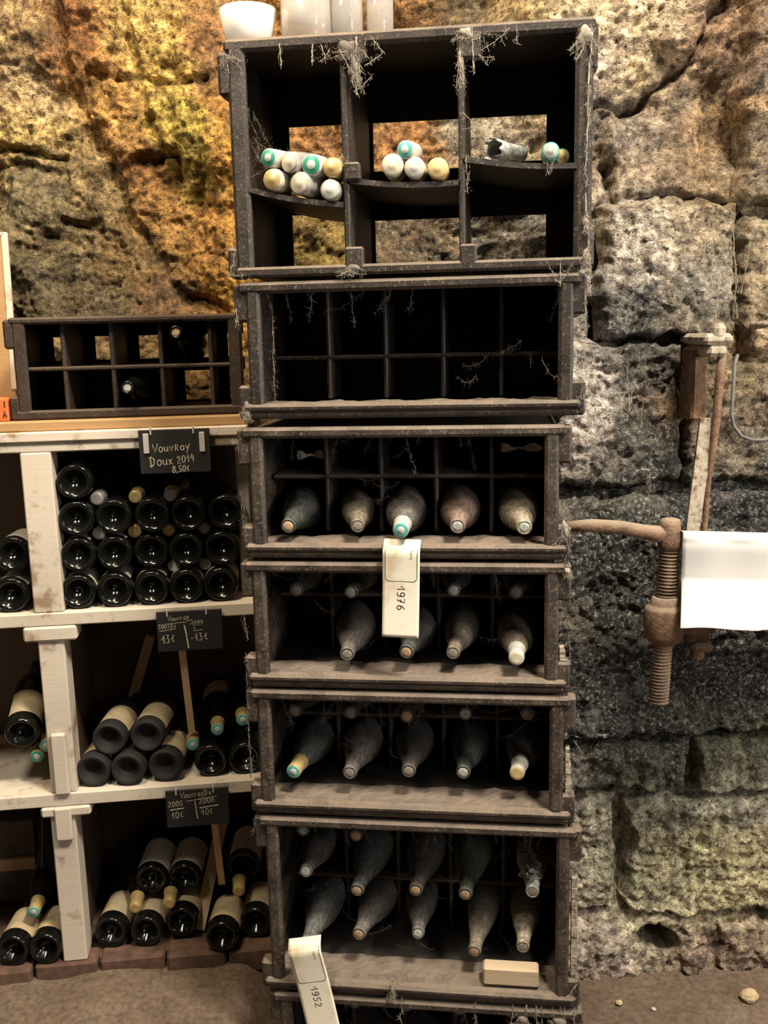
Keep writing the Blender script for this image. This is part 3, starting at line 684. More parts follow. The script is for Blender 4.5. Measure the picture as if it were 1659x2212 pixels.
sbottle((-.140, .034, .462), (-.126, .472), 'bluish bottle with pale cork, second in the middle row of three', cork='cork', dust=D(BLUE, .6), group=g5)
sbottle((-.010, .034, .470), (.0, .476), 'dark brown bottle with pale cork at the centre of the three-row crate', cork='cork', dust=D(DARK, .85), group=g5)
sbottle((.098, .034, .466), (.108, .480), 'olive green bottle with pink cork, fourth in the middle row of three', cork='cork', dust=D(GREEN, .85), group=g5)
bw = sbottle
sbottle((.242, .034, .480), (.246, .474), 'bottle under peeling white dust flakes, middle row right of the three-row crate', kind='chs', cork='grey', dust=D((.62, .57, .49), 1.0), group=g5)
sbottle((-.252, .012, .342), (-.240, .345), 'blue-grey bottle carrying the 1952 tag, bottom left of the three-row crate', cork='grey', dust=D(BLUE, .75), group=g5)
sbottle((-.140, .040, .352), (-.118, .349), 'crusty bottle with cracked cream cork, second in the bottom row of three', cork='cork', dust=D(GREY, .9), group=g5)
sbottle((-.007, .040, .362), (-.012, .349), 'slim grey bottle in the middle of the bottom row of three', kind='chs', cork='glassy', dust=D(GREY, .8), group=g5)
sbottle((.117, .028, .334), (.134, .352), 'pale bottle with thick dust shoulders and pink cork above the wood block', kind='chs', cork='cork', dust=D(TAN, .95), group=g5)
sbottle((.222, .030, .350), (.231, .350), 'cream dusty bottle with dark mouth right of the wood block', kind='chs', cork='grey', dust=D(PALE, .8), group=g5)
g6 = 'bottles in the lowest crate'
for k, (uu, lab) in enumerate(((-.157, 'dark bottle in the lowest crate right beside the 1952 tag'), (-.04, 'dark bottle second from the 1952 tag in the lowest crate'), (.08, 'dark bottle third from the 1952 tag in the lowest crate'), (.20, 'dark bottle at the right end of the lowest crate'))):
    sbottle((uu, .050, .172), (uu + .004, .174), lab, cork='grey', dust=D(GREY, .8), group=g6)

# torn label scraps in crate 2's upper cells
for i, (a, b, zc) in enumerate(((-.265, -.205, 1.412), (.175, .262, 1.424))):
    mb = MB(); mb.grid(lambda s, t: (a + (b - a) * s + random.gauss(0, .002), .155 - .006 * math.sin(6 * s) + random.gauss(0, .001), zc + .010 * (t - .5) + .006 * math.sin(9 * s + i) * (1 if t > .5 else -.6)), 12, 2)
    o = tag(mb.build('paper_scrap', M_LABELW), 'torn white label scrap in the upper %s cell of the half-empty crate' % ('left' if i == 0 else 'right'), 'paper')
    o.location = STACK.P(0, 0, 0); o.rotation_euler = (0, 0, STACK.yaw)
# white dust flakes on the peeling bottle
random.seed(5)
mb = MB()
for i in range(90):
    t = random.random(); c = Vector((.243 + .012 * random.gauss(0, 1), .045 + .15 * t, .487 + .022 + .004 * random.random() + .012 * t)); s = random.uniform(.003, .009)
    c.z -= abs(c.x - .243) * .5
    e1 = Vector((1, random.gauss(0, .3), random.gauss(0, .5))).normalized() * s; e2 = Vector((random.gauss(0, .3), 1, random.gauss(0, .5))).normalized() * s
    mb.add([c + e1, c + e2 + Vector((0, 0, .002)), c - e1, c - e2], [(0, 1, 2, 3)])
o = tag(mb.build('dust_flake', M_WEB), 'loose white dust flakes peeling over the right-hand bottle of the three-row crate', 'dust', kind='stuff'); o.location = STACK.P(0, 0, 0); o.rotation_euler = (0, 0, STACK.yaw)

# wood block on the ledge
blk = MB(); blk.box(.136, .256, .006, .040, .270, .312, .004); o = blk.build('wood_block', M_BLOCK); o.location = STACK.P(0, 0, 0); o.rotation_euler = (0, 0, STACK.yaw)
tag(o, 'pale offcut block of wood on the ledge of the three-row crate', 'wood block')

# loose capsules and corks in the top crate
def capsule(u, z, r, L_, side, seal, label, du=0, dz=0, taper=1.15, wz=-.012, group='bottle capsules on the sagging shelves of the top crate'):
    p = STACK.P(u, wz, z); o = bpy.data.objects.new('bottle_capsule', None); COL.objects.link(o); o.empty_display_size = .02
    ax = (STACK.w + STACK.u * du + Vector((0, 0, dz))).normalized(); x = ax.orthogonal().normalized(); mm = Matrix((x, ax.cross(x), ax)).transposed().to_4x4(); mm.translation = p; o.matrix_world = mm
    tag(o, label, 'capsule', group)
    mb = MB(); mb.lathe([(r * .86, 0), (r * .97, .0015), (r, .005), (r * (1 + (taper - 1) * .4), L_ * .4), (r * taper, L_), (r * taper * .93, L_), (r * .9, .006)], 22); mb.build('sleeve', side, o, True)
    mb = MB(); mb.lathe([(r * .87, .0006), (r * .80, -.0008), (r * .42, .0002), (r * .38, -.0006), (0, -.0006)], 22); mb.build('seal', seal, o, True)
    if seal in (M_GREENCAP, M_TEALCAP):
        mb = MB(); mb.lathe([(r * .44, -.0012), (r * .40, -.0018), (0, -.0018)], 18); mb.build('seal_centre', M_WHITECAP, o, True)
    return o
capsule(-.258, 1.997, .0175, .060, M_WHITECAP, M_GREENCAP, 'white sleeve capsule with green end, top left of the left bay', du=.35)
capsule(-.219, 1.988, .0195, .070, M_SILVER, M_CREAM, 'silver tapering capsule with cream end beside the green one, upper row', du=.45, taper=1.3)
capsule(-.176, 1.981, .0200, .055, M_WHITECAP, M_GREENCAP, 'white sleeve capsule with bright green end right of the silver one', du=.2)
capsule(-.137, 1.975, .0185, .050, M_GOLD, M_GOLD, 'crinkled gold foil capsule at the right of the upper row', du=.1)
capsule(-.252, 1.958, .0200, .055, M_CREAM, M_GOLD, 'gold-ended capsule at the left of the lower row', du=.25)
capsule(-.201, 1.949, .0215, .070, M_SILVER, M_CREAM, 'silver capsule with cream end in the middle of the lower row', du=.4, taper=1.25)
capsule(-.142, 1.935, .0195, .055, M_SILVER, M_WHITECAP, 'silver capsule with pure white end at the lower right of the left bay', du=.05)
capsule(.001, 2.000, .0170, .045, M_WHITECAP, M_TEALCAP, 'teal-ringed capsule lying on top of two cream ones', du=.25)
capsule(-.023, 1.974, .0210, .060, M_CREAM, M_CREAM, 'large cream capsule at the left on the middle bay shelf', taper=1.02)
capsule(.018, 1.968, .0195, .060, M_CREAM, M_WHITECAP, 'off-white speckled capsule between the cream and ochre ones', taper=1.02)
capsule(.061, 1.965, .0195, .060, M_OCHRE, M_OCHRE, 'ochre capsule at the right on the middle bay shelf', taper=1.02)
capsule(.267, 1.986, .0160, .045, M_TEALCAP, M_PALEGLASSCAP, 'shiny teal capsule at the right end of the right bay', taper=1.05)
capsule(.290, 1.983, .0150, .045, M_GREENCAP, M_OCHRE, 'olive capsule half hidden behind the shiny teal one', wz=.035, taper=1.0)
# broken bottle neck
o = thing('broken_bottle', 'broken grey bottle neck lying on the shelf of the right bay', 'bottle', STACK, .150, .02, 1.986)
ax = (STACK.w + STACK.u * .9).normalized(); x = Vector((0, 0, 1)); mm = Matrix((x, ax.cross(x), ax)).transposed().to_4x4(); mm.translation = STACK.P(.150, .03, 2.002); o.matrix_world = mm
mb = MB(); n = 24
rim = [.004 + .016 * abs(math.sin(k * 2.1)) + .008 * random.random() for k in range(n)]
prof = [(.021, None), (.020, .03), (.016, .06), (.0145, .10), (.013, .10), (.0145, .06), (.0185, .03), (.0195, None)]
vs = []
for r, z in prof:
    for k in range(n): vs.append((r * math.cos(2 * math.pi * k / n), r * math.sin(2 * math.pi * k / n), rim[k] if z is None else z))
mb.add(vs, [(i * n + k, i * n + (k + 1) % n, ((i + 1) % 8) * n + (k + 1) % n, ((i + 1) % 8) * n + k) for i in range(8) for k in range(n)])
g = mb.build('broken_glass', M_DUSTY, o, True); g.color = D((.40, .40, .37), .9)

# ------------------------------------------------------------------ handwriting
def arc(cx, cy, rx, ry, a0, a1, n=10): return [(cx + rx * math.cos(math.radians(a0 + (a1 - a0) * i / n)), cy + ry * math.sin(math.radians(a0 + (a1 - a0) * i / n))) for i in range(n + 1)]
GL = {
 'V': [[(0, 1), (.38, 0), (.8, 1.05)]], 'o': [arc(.3, .3, .28, .3, 90, 450)], 'u': [[(0, .6), (.05, .15), (.25, 0), (.45, .15), (.5, .6)], [(.5, .6), (.55, 0)]],
 'v': [[(0, .62), (.25, 0), (.5, .65)]], 'r': [[(.05, .6), (.08, 0)], [(.08, .4), (.25, .6), (.42, .55)]], 'a': [arc(.27, .28, .25, .28, 60, 420), [(.5, .58), (.55, 0)]],
 'y': [[(0, .6), (.25, .1)], [(.55, .7), (.1, -.4)]], 'R': [[(.05, 0), (.05, .75), (.4, .7), (.42, .45), (.1, .38), (.55, .0)]], 'D': [[(.15, 0), (.12, .95)], [(-.1, .85), (.2, 1.0), (.65, .7), (.6, .25), (.25, -.05), (0, 0)]], 'x': [[(0, .55), (.5, 0)], [(.45, .6), (.05, 0)]],
 '0': [arc(.3, .5, .28, .48, 90, 450, 14)], '1': [[(-.05, .45), (.32, 1), (.36, 0)]], '2': [[(.02, .75), (.15, .98), (.42, .9), (.45, .65), (.02, .03), (.6, .05)]], '3': [[(.02, .95), (.4, .95), (.18, .58), (.48, .4), (.35, .03), (0, .08)]],
 '4': [[(.3, 1), (0, .4), (.6, .42)], [(.5, .75), (.48, -.05)]], '5': [[(.55, .97), (.12, .97), (.08, .55), (.42, .55), (.5, .2), (.2, 0), (0, .1)]], '8': [arc(.3, .74, .22, .25, -90, 270), arc(.3, .25, .28, .26, 90, 450)],
 '9': [arc(.28, .7, .24, .27, 0, 360), [(.52, .7), (.48, .2), (.25, 0), (.02, .08)]], '6': [[(.48, .97), (.15, .7), (.03, .3)], arc(.28, .26, .25, .26, 180, 540)], '7': [[(0, .95), (.5, .97), (.15, 0)], [(.08, .48), (.45, .5)]],
 ',': [[(.15, .1), (.05, -.18)]], '€': [[(.52, .75), (.35, .85), (.14, .5), (.3, .05), (.55, .12)], [(-.02, .5), (.38, .52)]], '-': [[(0, .4), (.3, .42)]],
 'I': [[(.1, 0), (.1, 1)]], 'A': [[(0, 0), (.3, 1), (.6, 0)], [(.12, .4), (.48, .4)]], 'S': [[(.5, .85), (.25, 1), (.05, .75), (.45, .3), (.25, 0), (.0, .12)]], 'L': [[(.05, 1), (.05, 0), (.5, 0)]],
}
ADV = {'1': .52, ',': .3, 'I': .3, '-': .4, ' ': .4, 'V': .75, 'D': .85}
def write(mb, text, x, z, h, wd=.0020, surf=None, rot=0, asp=.8, slope=0, gap=.2):
    surf = surf or (lambda a, b: (a, -.0008, b)); ca, sa = math.cos(rot), math.sin(rot); cx = 0
    for chh in text:
        for stk in GL.get(chh, []):
            pts = [Vector((((cx + px) * h * asp), py * h + slope * (cx + px) * h)) for px, py in stk]
            ribbon(mb, [(x + p.x * ca - p.y * sa, z + p.x * sa + p.y * ca) for p in pts], wd, surf)
        cx += ADV.get(chh, .62) + gap
    return cx * h * asp
def ribbon(mb, pts, wd, surf, closed=False):
    P2 = [Vector(p) for p in pts]; N = len(P2); vs = []
    for i, p in enumerate(P2):
        a = P2[i - 1] if (i > 0 or closed) else p; b = P2[(i + 1) % N] if (i < N - 1 or closed) else p
        d = (b - a); d = d.normalized() if d.length > 1e-9 else Vector((1, 0)); nn = Vector((-d.y, d.x)) * wd * .5
        vs.append(surf(p.x + nn.x, p.y + nn.y)); vs.append(surf(p.x - nn.x, p.y - nn.y))
    fs = [(2 * i, 2 * i + 1, 2 * ((i + 1) % N) + 1, 2 * ((i + 1) % N)) for i in range(N if closed else N - 1)]
    mb.add(vs, fs)

# ------------------------------------------------------------------ hanging neck tags
def neck_tag(label, u, w_, z, width, length, tilt, text, bend=.030, name='paper_tag'):
    o = thing(name, label, 'tag', STACK, u, w_, z); ca, sa = math.cos(tilt), math.sin(tilt)
    def surf(a, b, off=.0):   # a across (-.5w..), b downwards 0..length ; curls back at the top
        k = .035; back = 0 if b > k else bend * ((k - b) / k) ** 2
        drop = b if b > k else k - (k - b) * .72
        curl = -.10 * (a / width) ** 2 * width * .6
        x = a * ca + drop * sa; zz = a * sa - drop * ca
        return (x, back - curl * .6 - off + .006 * math.sin(b * 14), zz)
    mb = MB(); mb.grid(lambda s, t: surf((s - .5) * width, t * length), 12, 30)
    mb2 = mb.build('tag_paper', M_TAG, o, True); sol = mb2.modifiers.new('thick', 'SOLIDIFY'); sol.thickness = .0006; sol.offset = -1
    f = lambda a, b: surf(a, b, .0009)
    mb = MB(); e = width * .43; r = width * .12; bt = length * .44
    path = [(e, .010 + .1 * i * (bt - .01 - r) * 1.0) for i in range(11)] + [(e - r + r * math.cos(q), bt - r + r * math.sin(q)) for q in (.4, .8, 1.2, 1.57)] + [(-e + r + r * math.cos(q), bt - r + r * math.sin(q)) for q in (1.57, 2.0, 2.4, 2.8, 3.14)] + [(-e, .010 + .1 * i * (bt - .01 - r)) for i in range(10, -1, -1)]
    ribbon(mb, path, .0016, f); mb.build('printed_border', M_BORDER, o)
    mb = MB(); g = lambda a, b: f(a, b)
    # text reads downwards, tops of the letters to the right
    g2_ = lambda px, py: f(py, px)
    write(mb, text, length * .49, -width * .10, width * .21, .0019, g2_, asp=1.05)
    mb.build('handwriting', M_INK, o)
    mb = MB(); write(mb, 'IASIL', length * .12, width * .24, width * .06, .0009, g2_, asp=1.5); mb.build('small_print', M_BORDER, o)
    return o
neck_tag('cream paper neck tag inscribed 1976 hanging over two crates', -.018, -.036, 1.272, .074, .205, -.03, '1976')
neck_tag('stained paper neck tag inscribed 1952 hanging at the lower left of the stack', -.254, -.034, .378, .074, .235, .20, '1952')

# ------------------------------------------------------------------ white shelving on the left
sh = thing('wine_shelf', 'cream-painted wooden wine shelving left of the crate stack', 'shelf', SHELF, 0, 0, 0)
UL, UR = -1.15, .285
def board(name, mat, *a, c=.003):
    mb = MB(); mb.box(*a, c); return mb.build(name, mat, sh)
board('shelf_board', M_PAINT, UL, UR - .045, 0, .40, 1.442, 1.465); board('apron', M_PAINT, UL, UR - .05, .008, .03, 1.418, 1.442)
board('plank', M_PLANK, UL, UR - .05, .016, .40, 1.465, 1.488)
board('shelf_board', M_PAINT, UL, UR, 0, .40, 1.010, 1.042); board('shelf_board', M_PAINT, UL, UR - .02, 0, .40, .556, .590)
for (a, b, za, zb) in ((-.274, -.206, 1.042, 1.418), (-.272, -.212, .590, 1.010), (-.280, -.222, .137, .556)):
    board('post', M_PAINT, a, b, .004, .075, za, zb)
    board('partition', M_DARKWOOD, a + .02, a + .045, .077, .40, za, zb)
board('added_dark_blocker', M_DARKWOOD, UL, UR - .03, .402, .412, .137, 1.44)  # dark board added to block stray light and keep the bays black
board('bracket', M_PAINT, -.302, -.180, -.004, .06, .974, 1.010, c=.005); board('bracket', M_PAINT, -.300, -.182, -.004, .06, .530, .556, c=.005)
board('cleat', M_PAINT, -.261, -.226, -.010, .004, .590, .745, c=.004); board('cleat', M_PAINT, -.268, -.228, -.010, .004, .47, .556, c=.004)
board('post', M_PAINT, UR - .08, UR - .05, .10, .16, 1.042, 1.418); board('post', M_PAINT, UR - .05, UR - .01, .16, .22, .590, 1.010); board('post', M_PAINT, UR - .05, UR - .01, .16, .22, .137, .556)
board('post', M_PAINT, UL, UL + .07, .004, .075, .137, 1.418)

# bottles, top bay
gb1 = 'bottles stacked in the upper bay of the white shelf'
R1 = [-.174, -.089, -.004, .078, .159]; R2 = [-.167, -.084, .0, .082, .166]; R3 = [-.164, -.080, .009, .093, .178]
ordn = ['leftmost', 'second from left', 'middle', 'fourth from left', 'rightmost']
for k, uu in enumerate(R1): bottle(SHELF, (uu, .018, 1.0845), (uu, .318, 1.082), 'dark bottle base with white label rim, %s of the upper bay bottom row' % ordn[k], kind='bg', cork='grey', paper='white', roll=random.uniform(-.5, .1) - .3, group=gb1)
for k, uu in enumerate(R2): bottle(SHELF, (uu, .022 if k != 2 else .03, 1.172), (uu, .322, 1.168), 'dark bottle base, %s of the second row up in the upper bay' % ordn[k], kind='bg', cork='grey', paper='white' if k in (0, 1) else None, roll=-.9, group=gb1)
for k, uu in enumerate(R3): bottle(SHELF, (uu, .02, 1.2595), (uu, .32, 1.256), 'dark bottle base, %s of the third row up in the upper bay' % ordn[k], kind='bg', cork='grey', group=gb1)
bottle(SHELF, (-.162, .02, 1.345), (-.162, .32, 1.342), 'single dark bottle base lying on top of the rows beside the white post', kind='bg', cork='grey', group=gb1)
bottle(SHELF, (.243, .18, 1.0845), (.243, .48 - .1, 1.082), 'dark bottle base at the right shelf end, half hidden by the crates', kind='bg', cork='grey', group=gb1)
for (uu, zz, cp, lab) in ((-.120, 1.299, 'silver', 'silver-capped neck lying left on the third row'), (-.031, 1.300, 'gold', 'gold-capped neck lying in the middle on the third row'), (.050, 1.300, 'goldpale', 'pale gold neck lying right on the third row'),
                          (-.121, 1.217, 'goldpale', 'dull pale neck between second and third row, leftmost'), (-.038, 1.217, 'gold', 'gold neck between second and third row, second from left'), (.041, 1.217, 'gold', 'gold neck between second and third row, third from left'), (.124, 1.218, 'silver', 'dull neck between second and third row, rightmost'),
                          (.049, 1.129, 'goldpale', 'shaded pale neck between the two lowest rows, left one'), (.122, 1.130, 'silver', 'shaded neck between the two lowest rows, right one')):
    bottle(SHELF, (uu, .352, zz), (uu, .052, zz), lab, kind='bg', cap=cp, group=gb1)
bottle(SHELF, (-.328, .02, 1.0845), (-.328, .32, 1.08), 'lower of two dark bottles left of the upper white post', kind='bg', cork='grey', paper='white', roll=-.5, group='bottles left of the white posts')
bottle(SHELF, (-.318, .03, 1.180), (-.310, .33, 1.17), 'upper of two dark bottles left of the upper white post, with white label', kind='bg', cork='grey', paper='white', roll=-.6, group='bottles left of the white posts')
# middle bay
gb2 = 'bottles stacked in the middle bay of the white shelf'
zb = .590 + .0418
for uu, ww, zz, lab, pap, kd in ((-.175, .02, zb, 'dusty labelled bottle in the left corner of the middle bay', 'cream', 'bgd'), (-.091, .012, zb, 'dusty bottle base, second in the bottom row of the middle bay', None, 'bgd'), (-.002, .02, zb, 'dusty labelled bottle leaning right of the middle bay pyramid', 'cream', 'bgd'),
                             (-.134, .035, zb + .072, 'upper left labelled bottle on the middle bay pyramid', 'cream', 'bgd'), (-.042, .03, zb + .076, 'upper right labelled bottle on the middle bay pyramid', 'cream', 'bgd')):
    bottle(SHELF, (uu, ww, zz), (uu + .035, ww + .297, zz - .004), lab, kind=kd, cork='grey', paper=pap, roll=-.35, group=gb2)
bottle(SHELF, (.109, .03, zb), (.115, .33, zb), 'dark hollow bottle base right of the wooden stake of the middle bay', kind='bg', cork='grey', group=gb2)
bottle(SHELF, (.193, .03, zb), (.20, .33, zb), 'dark hollow bottle base beside the crates in the middle bay', kind='bg', cork='grey', group=gb2)
for uu, ww, zz, lab, pap in ((.130, .035, .712, 'gold-sleeved neck with brown label behind it in the middle bay', 'cream'), (.066, .055, .668, 'gold-sleeved neck beside the foot of the wooden stake', None), (.192, .05, .726, 'gold-sleeved neck next to the crate stack in the middle bay', None), (.262, .06, .74, 'gold-sleeved neck seen through the side of the crate', None)):
    bottle(SHELF, (uu - .01, ww + .30, zz - .012), (uu, ww, zz), lab, kind='bg', cap='goldteal' if uu < .2 else 'gold', paper=pap, group=gb2)
bottle(SHELF, (-.335, .03, .737), (-.352, .27, .80), 'dark bottle with cream label lying left of the middle white post', kind='bg', cork='grey', paper='cream', roll=.9, group='bottles left of the white posts')
bottle(SHELF, (-.318, .35, .664), (-.310, .05, .668), 'green-capped neck low beside the middle white post', kind='bg', cap='green', group='bottles left of the white posts')
bottle(SHELF, (-.30, .35, .70), (-.287, .06, .694), 'gold-green neck tucked behind the middle white post', kind='bg', cap='goldteal', group='bottles left of the white posts')
# bottom bay
gb3 = 'labelled bottles in the bottom bay of the white shelf'
zc = .137 + .0418
for uu, ww, dz, lab in ((-.170, .045, 0, 'leftmost labelled bottle of the bottom bay beside the white post'), (-.080, .035, 0, 'second labelled bottle of the bottom bay front row'), (.008, .055, .004, 'third labelled bottle of the bottom bay, leaning right'), (.113, -.018, 0, 'labelled bottle pulled furthest forward in the bottom bay'), (.197, .03, 0, 'labelled bottle next to the crates in the bottom bay')):
    bottle(SHELF, (uu, ww, zc + dz), (uu + .042, ww + .294, zc + dz), lab, kind='bg', cork='grey', paper='cream', neck=True, roll=-.2, group=gb3)
for uu, ww, zz, lab in ((-.104, .052, .236, 'gold neck between the first two bottom bay bottles'), (-.018, .048, .243, 'gold neck between the second and third bottom bay bottles'), (.160, .045, .262, 'gold neck above the forward bottle of the bottom bay')):
    bottle(SHELF, (uu + .0, ww + .30, zz + .03), (uu, ww, zz), lab, kind='bg', cap='gold', group=gb3)
for uu, ww, zz, lab in ((-.066, .10, .285, 'shaded dark bottle with pale label, left in the second row of the bottom bay'), (.018, .10, .280, 'shaded dark bottle with pale label, right in the second row of the bottom bay'), (.172, .10, .30, 'shaded dark bottle behind the crate side in the bottom bay')):
    bottle(SHELF, (uu, ww, zz), (uu + .035, ww + .295, zz + .03), lab, kind='bg', cork='grey', paper='white', roll=-.1, group=gb3)
bottle(SHELF, (-.402, .005, zc), (-.372, .30, zc), 'labelled bottle at the lower left edge of the photo', kind='bg', cork='grey', paper='cream', neck=True, roll=-.1, group=gb3)
bottle(SHELF, (-.322, .0, zc), (-.292, .296, zc), 'labelled bottle between the lower left edge and the white post', kind='bg', cork='grey', paper='cream', neck=True, roll=-.1, group=gb3)
bottle(SHELF, (-.345, .345, .262), (-.352, .045, .256), 'gold-teal neck between the two bottles at the lower left', kind='bg', cap='goldteal', group=gb3)
bottle(SHELF, (-.335, .20, .25), (-.325, .27, .54), 'dark bottle leaning upright behind the lower white post', kind='bg', cork='grey', group=gb3)
ob = thing('carton', 'grey carton at the back left of the bottom bay', 'box', SHELF, 0, 0, .1375)
mb = MB(); mb.box(-.62, -.40, .30, .40, 0, .24, .003); mb.build('carton_body', M_GREYCARD, ob)
mb = MB(); mb.box(-.62, -.40, .285, .30, .10, .135, .002); mb.build('carton_flap', M_LATH, ob)
# laths
def lath(label, p, q, r=.007):
    o = thing('wooden_lath', label, 'lath', SHELF, 0, 0, 0); p, q = Vector(p), Vector(q)
    mb = MB(); d = (q - p).normalized(); x = d.cross(Vector((0, 1, 0))).normalized() * r * 1.3; y = Vector((0, 1, 0)) * r * .7; vs = [p + x + y, p - x + y, p - x - y, p + x - y, q + x + y, q - x + y, q - x - y, q + x - y]
    mb.add(vs, [(0, 1, 2, 3), (7, 6, 5, 4), (0, 4, 5, 1), (1, 5, 6, 2), (2, 6, 7, 3), (3, 7, 4, 0)]); mb.build('lath_strip', M_LATH, o); return o
lath('pale lath leaning across the bottom bay beside the stake', (.048, .09, .142), (.115, .26, .36), .012)
lath('dim lath leaning in the left corner of the middle bay', (-.15, .30, .595), (-.06, .37, .86), .010)

# ------------------------------------------------------------------ price slates
def slate(label, u0, u1, z0, z1, stake=None, wfront=-.012, texts=None, bars=False):
    o = thing('price_slate', label, 'sign', SHELF, u0, wfront, z0); W, H = u1 - u0, z1 - z0
    mb = MB(); mb.box(0, W, 0, .005, 0, H, .0015); mb.build('slate_board', M_SLATE, o)
    sf = lambda a, b: (a, -.0007, b)
    mb = MB(); texts(mb, W, H, sf); tag(mb.build('chalk_writing', M_CHALK, o), 'cream handwritten letters and prices')
    if bars:
        for a in (.010, W - .024):
            mb = MB(); mb.box(a, a + .013, -.004, 0, H - .054, H - .008, .0015); mb.build('clip', M_WHITEPL, o)
    for a in (.024 if not bars else .026, W - .038):
        mb = MB(); mb.box(a, a + .004, -.003, .004, H - .012, H + .006, .001); mb.build('hook', M_WHITEPL, o)
    if stake:
        (sx, sw, sz0) = stake; mb = MB(); p = Vector((sx, .009, H * .5)); q = Vector((sx + .006, sw, sz0)); x = Vector((.0085, 0, 0)); y = Vector((0, .004, 0))
        mb.add([p - x - y, p + x - y, p + x + y, p - x + y, q - x - y, q + x - y, q + x + y, q - x + y], [(0, 1, 2, 3), (7, 6, 5, 4), (0, 4, 5, 1), (1, 5, 6, 2), (2, 6, 7, 3), (3, 7, 4, 0)]); mb.build('stake', M_LATH, o)
    return o
def t1(mb, W, H, s):
    write(mb, 'VouvRay', .030, H - .052, .019, .0021, s, asp=.78, slope=.04); write(mb, 'Doux', .022, H - .084, .022, .0021, s, asp=.72, slope=.05); write(mb, '2014', .084, H - .080, .017, .0021, s, asp=.75, slope=.12); write(mb, '8,50€', .072, H - .100, .015, .0022, s, asp=.72, slope=.05)
def t2(mb, W, H, s):
    write(mb, 'Vouvray', .026, H - .024, .013, .0013, s, asp=.68, slope=.04); write(mb, '2003Dx', .004, H - .042, .012, .0012, s, asp=.70, slope=.04); write(mb, '-1999', .076, H - .038, .012, .0012, s, asp=.74, slope=.06); write(mb, 'x', .086, H - .046, .008, .0012, s)
    write(mb, '13€', .010, H - .078, .020, .0022, s, asp=.72, slope=.08); write(mb, '-13€', .078, H - .076, .019, .0020, s, asp=.76, slope=.05)
    for a, b in (((.028, H - .030), (.070, H - .027)), ((.006, H - .047), (.044, H - .043)), ((.084, H - .050), (.106, H - .048)), ((.074, H - .024), (.084, H - .023))): ribbon(mb, [a, b], .0014, s)
    ribbon(mb, [(.064, H - .034), (.068, H - .060), (.071, H - .092)], .0032, s)
def t3(mb, W, H, s):
    write(mb, 'VouvrayDx', .036, H - .022, .015, .0014, s, asp=.66, slope=.05); write(mb, '2005', .006, H - .042, .014, .0015, s, asp=.80, slope=.03); write(mb, '2008', .080, H - .040, .015, .0015, s, asp=.80, slope=.08)
    write(mb, '10€', .012, H - .074, .017, .0015, s, asp=.78, slope=.08); write(mb, '10€', .084, H - .070, .017, .0015, s, asp=.78, slope=.06)
    for a, b in (((.010, H - .050), (.044, H - .047)), ((.080, H - .050), (.126, H - .045)), ((.048, H - .030), (.125, H - .022))): ribbon(mb, [a, b], .0026 if a[1] < H - .04 else .0012, s)
    ribbon(mb, [(.070, H - .030), (.074, H - .078)], .0022, s)
slate('black price slate reading Vouvray Doux 2014 8,50 euros', -.006, .154, 1.362, 1.463, None, -.0135, t1, True)
slate('black slate with chalk prices of thirteen euros, on the middle shelf board', .006, .159, .935, 1.0335, (.052, .085, -.24), -.0125, t2)
slate('lowest black slate, with two chalk prices of ten euros, on the bottom shelf board', -.001, .151, .484, .5815, (.111, .09, -.215), -.0125, t3)

# ------------------------------------------------------------------ things on top of the shelf
LC = thing('bottle_crate', 'dull brown two-row crate standing on the white shelf', 'crate', SHELF, 0, .05, 1.4885)
Hc = .232; lo, hi, Dc = -.285, .235, .27
mb = MB(); mb.box(lo, hi, -.004, .014, 0, .022, .005); mb.box(lo, hi, -.004, .014, Hc - .016, Hc, .005); mb.box(lo + .006, lo + .035, -.002, .014, .01, Hc - .01, .005); mb.box(hi - .03, hi, -.002, .014, .01, Hc - .01, .005); mb.build('rim', M_LEFTCRATE, LC)
for a, b in ((lo + .004, lo + .012), (hi - .012, hi - .004)): mb = MB(); mb.box(a, b, .01, Dc, .005, Hc - .005); mb.build('side_panel', M_LEFTCRATE, LC)
for za, zb_ in ((0, .055), (Hc - .07, Hc - .004)): mb = MB(); mb.box(lo - .012, lo + .01, -.002, .03, za, zb_, .005); mb.build('lug', M_LEFTCRATE, LC)
mb = MB(); mb.box(lo + .01, hi - .01, .012, Dc, .004, .014); mb.build('bottom_panel', M_LEFTCRATE, LC)
mb = MB(); mb.box(lo + .01, hi - .01, .012, Dc, Hc - .012, Hc - .003); mb.build('top_panel', M_LEFTCRATE, LC)
for uu in (-.172, -.063, .048, .162): mb = MB(); mb.box(uu - .005, uu + .005, .02, Dc - .006, .012, Hc - .01); mb.build('divider', M_LEFTCRATE, LC)
mb = MB(); mb.box(lo + .012, hi - .012, .018, Dc - .01, .110, .119); mb.build('shelf_divider', M_LEFTCRATE, LC)
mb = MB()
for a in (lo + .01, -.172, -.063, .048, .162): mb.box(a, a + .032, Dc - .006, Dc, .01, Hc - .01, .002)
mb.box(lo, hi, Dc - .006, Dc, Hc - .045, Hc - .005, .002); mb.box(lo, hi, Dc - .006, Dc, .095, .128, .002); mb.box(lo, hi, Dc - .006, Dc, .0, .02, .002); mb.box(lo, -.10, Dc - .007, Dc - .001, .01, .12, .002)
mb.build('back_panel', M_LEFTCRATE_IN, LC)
bottle(SHELF, (.0, .315, 1.544), (-.022, .075, 1.556), 'dark bottle with pale round mouth, lower row of the shelf-top crate', kind='bg', cork='white', group=None)
bottle(SHELF, (.108, .315, 1.650), (.094, .10, 1.672), 'dark bottle with dull brown mouth, upper row of the shelf-top crate', kind='bg', cork='cork')
o = thing('framed_board', 'cream-edged tan board leaning at the left end of the shelf', 'board', SHELF, 0, .335, 1.4885)
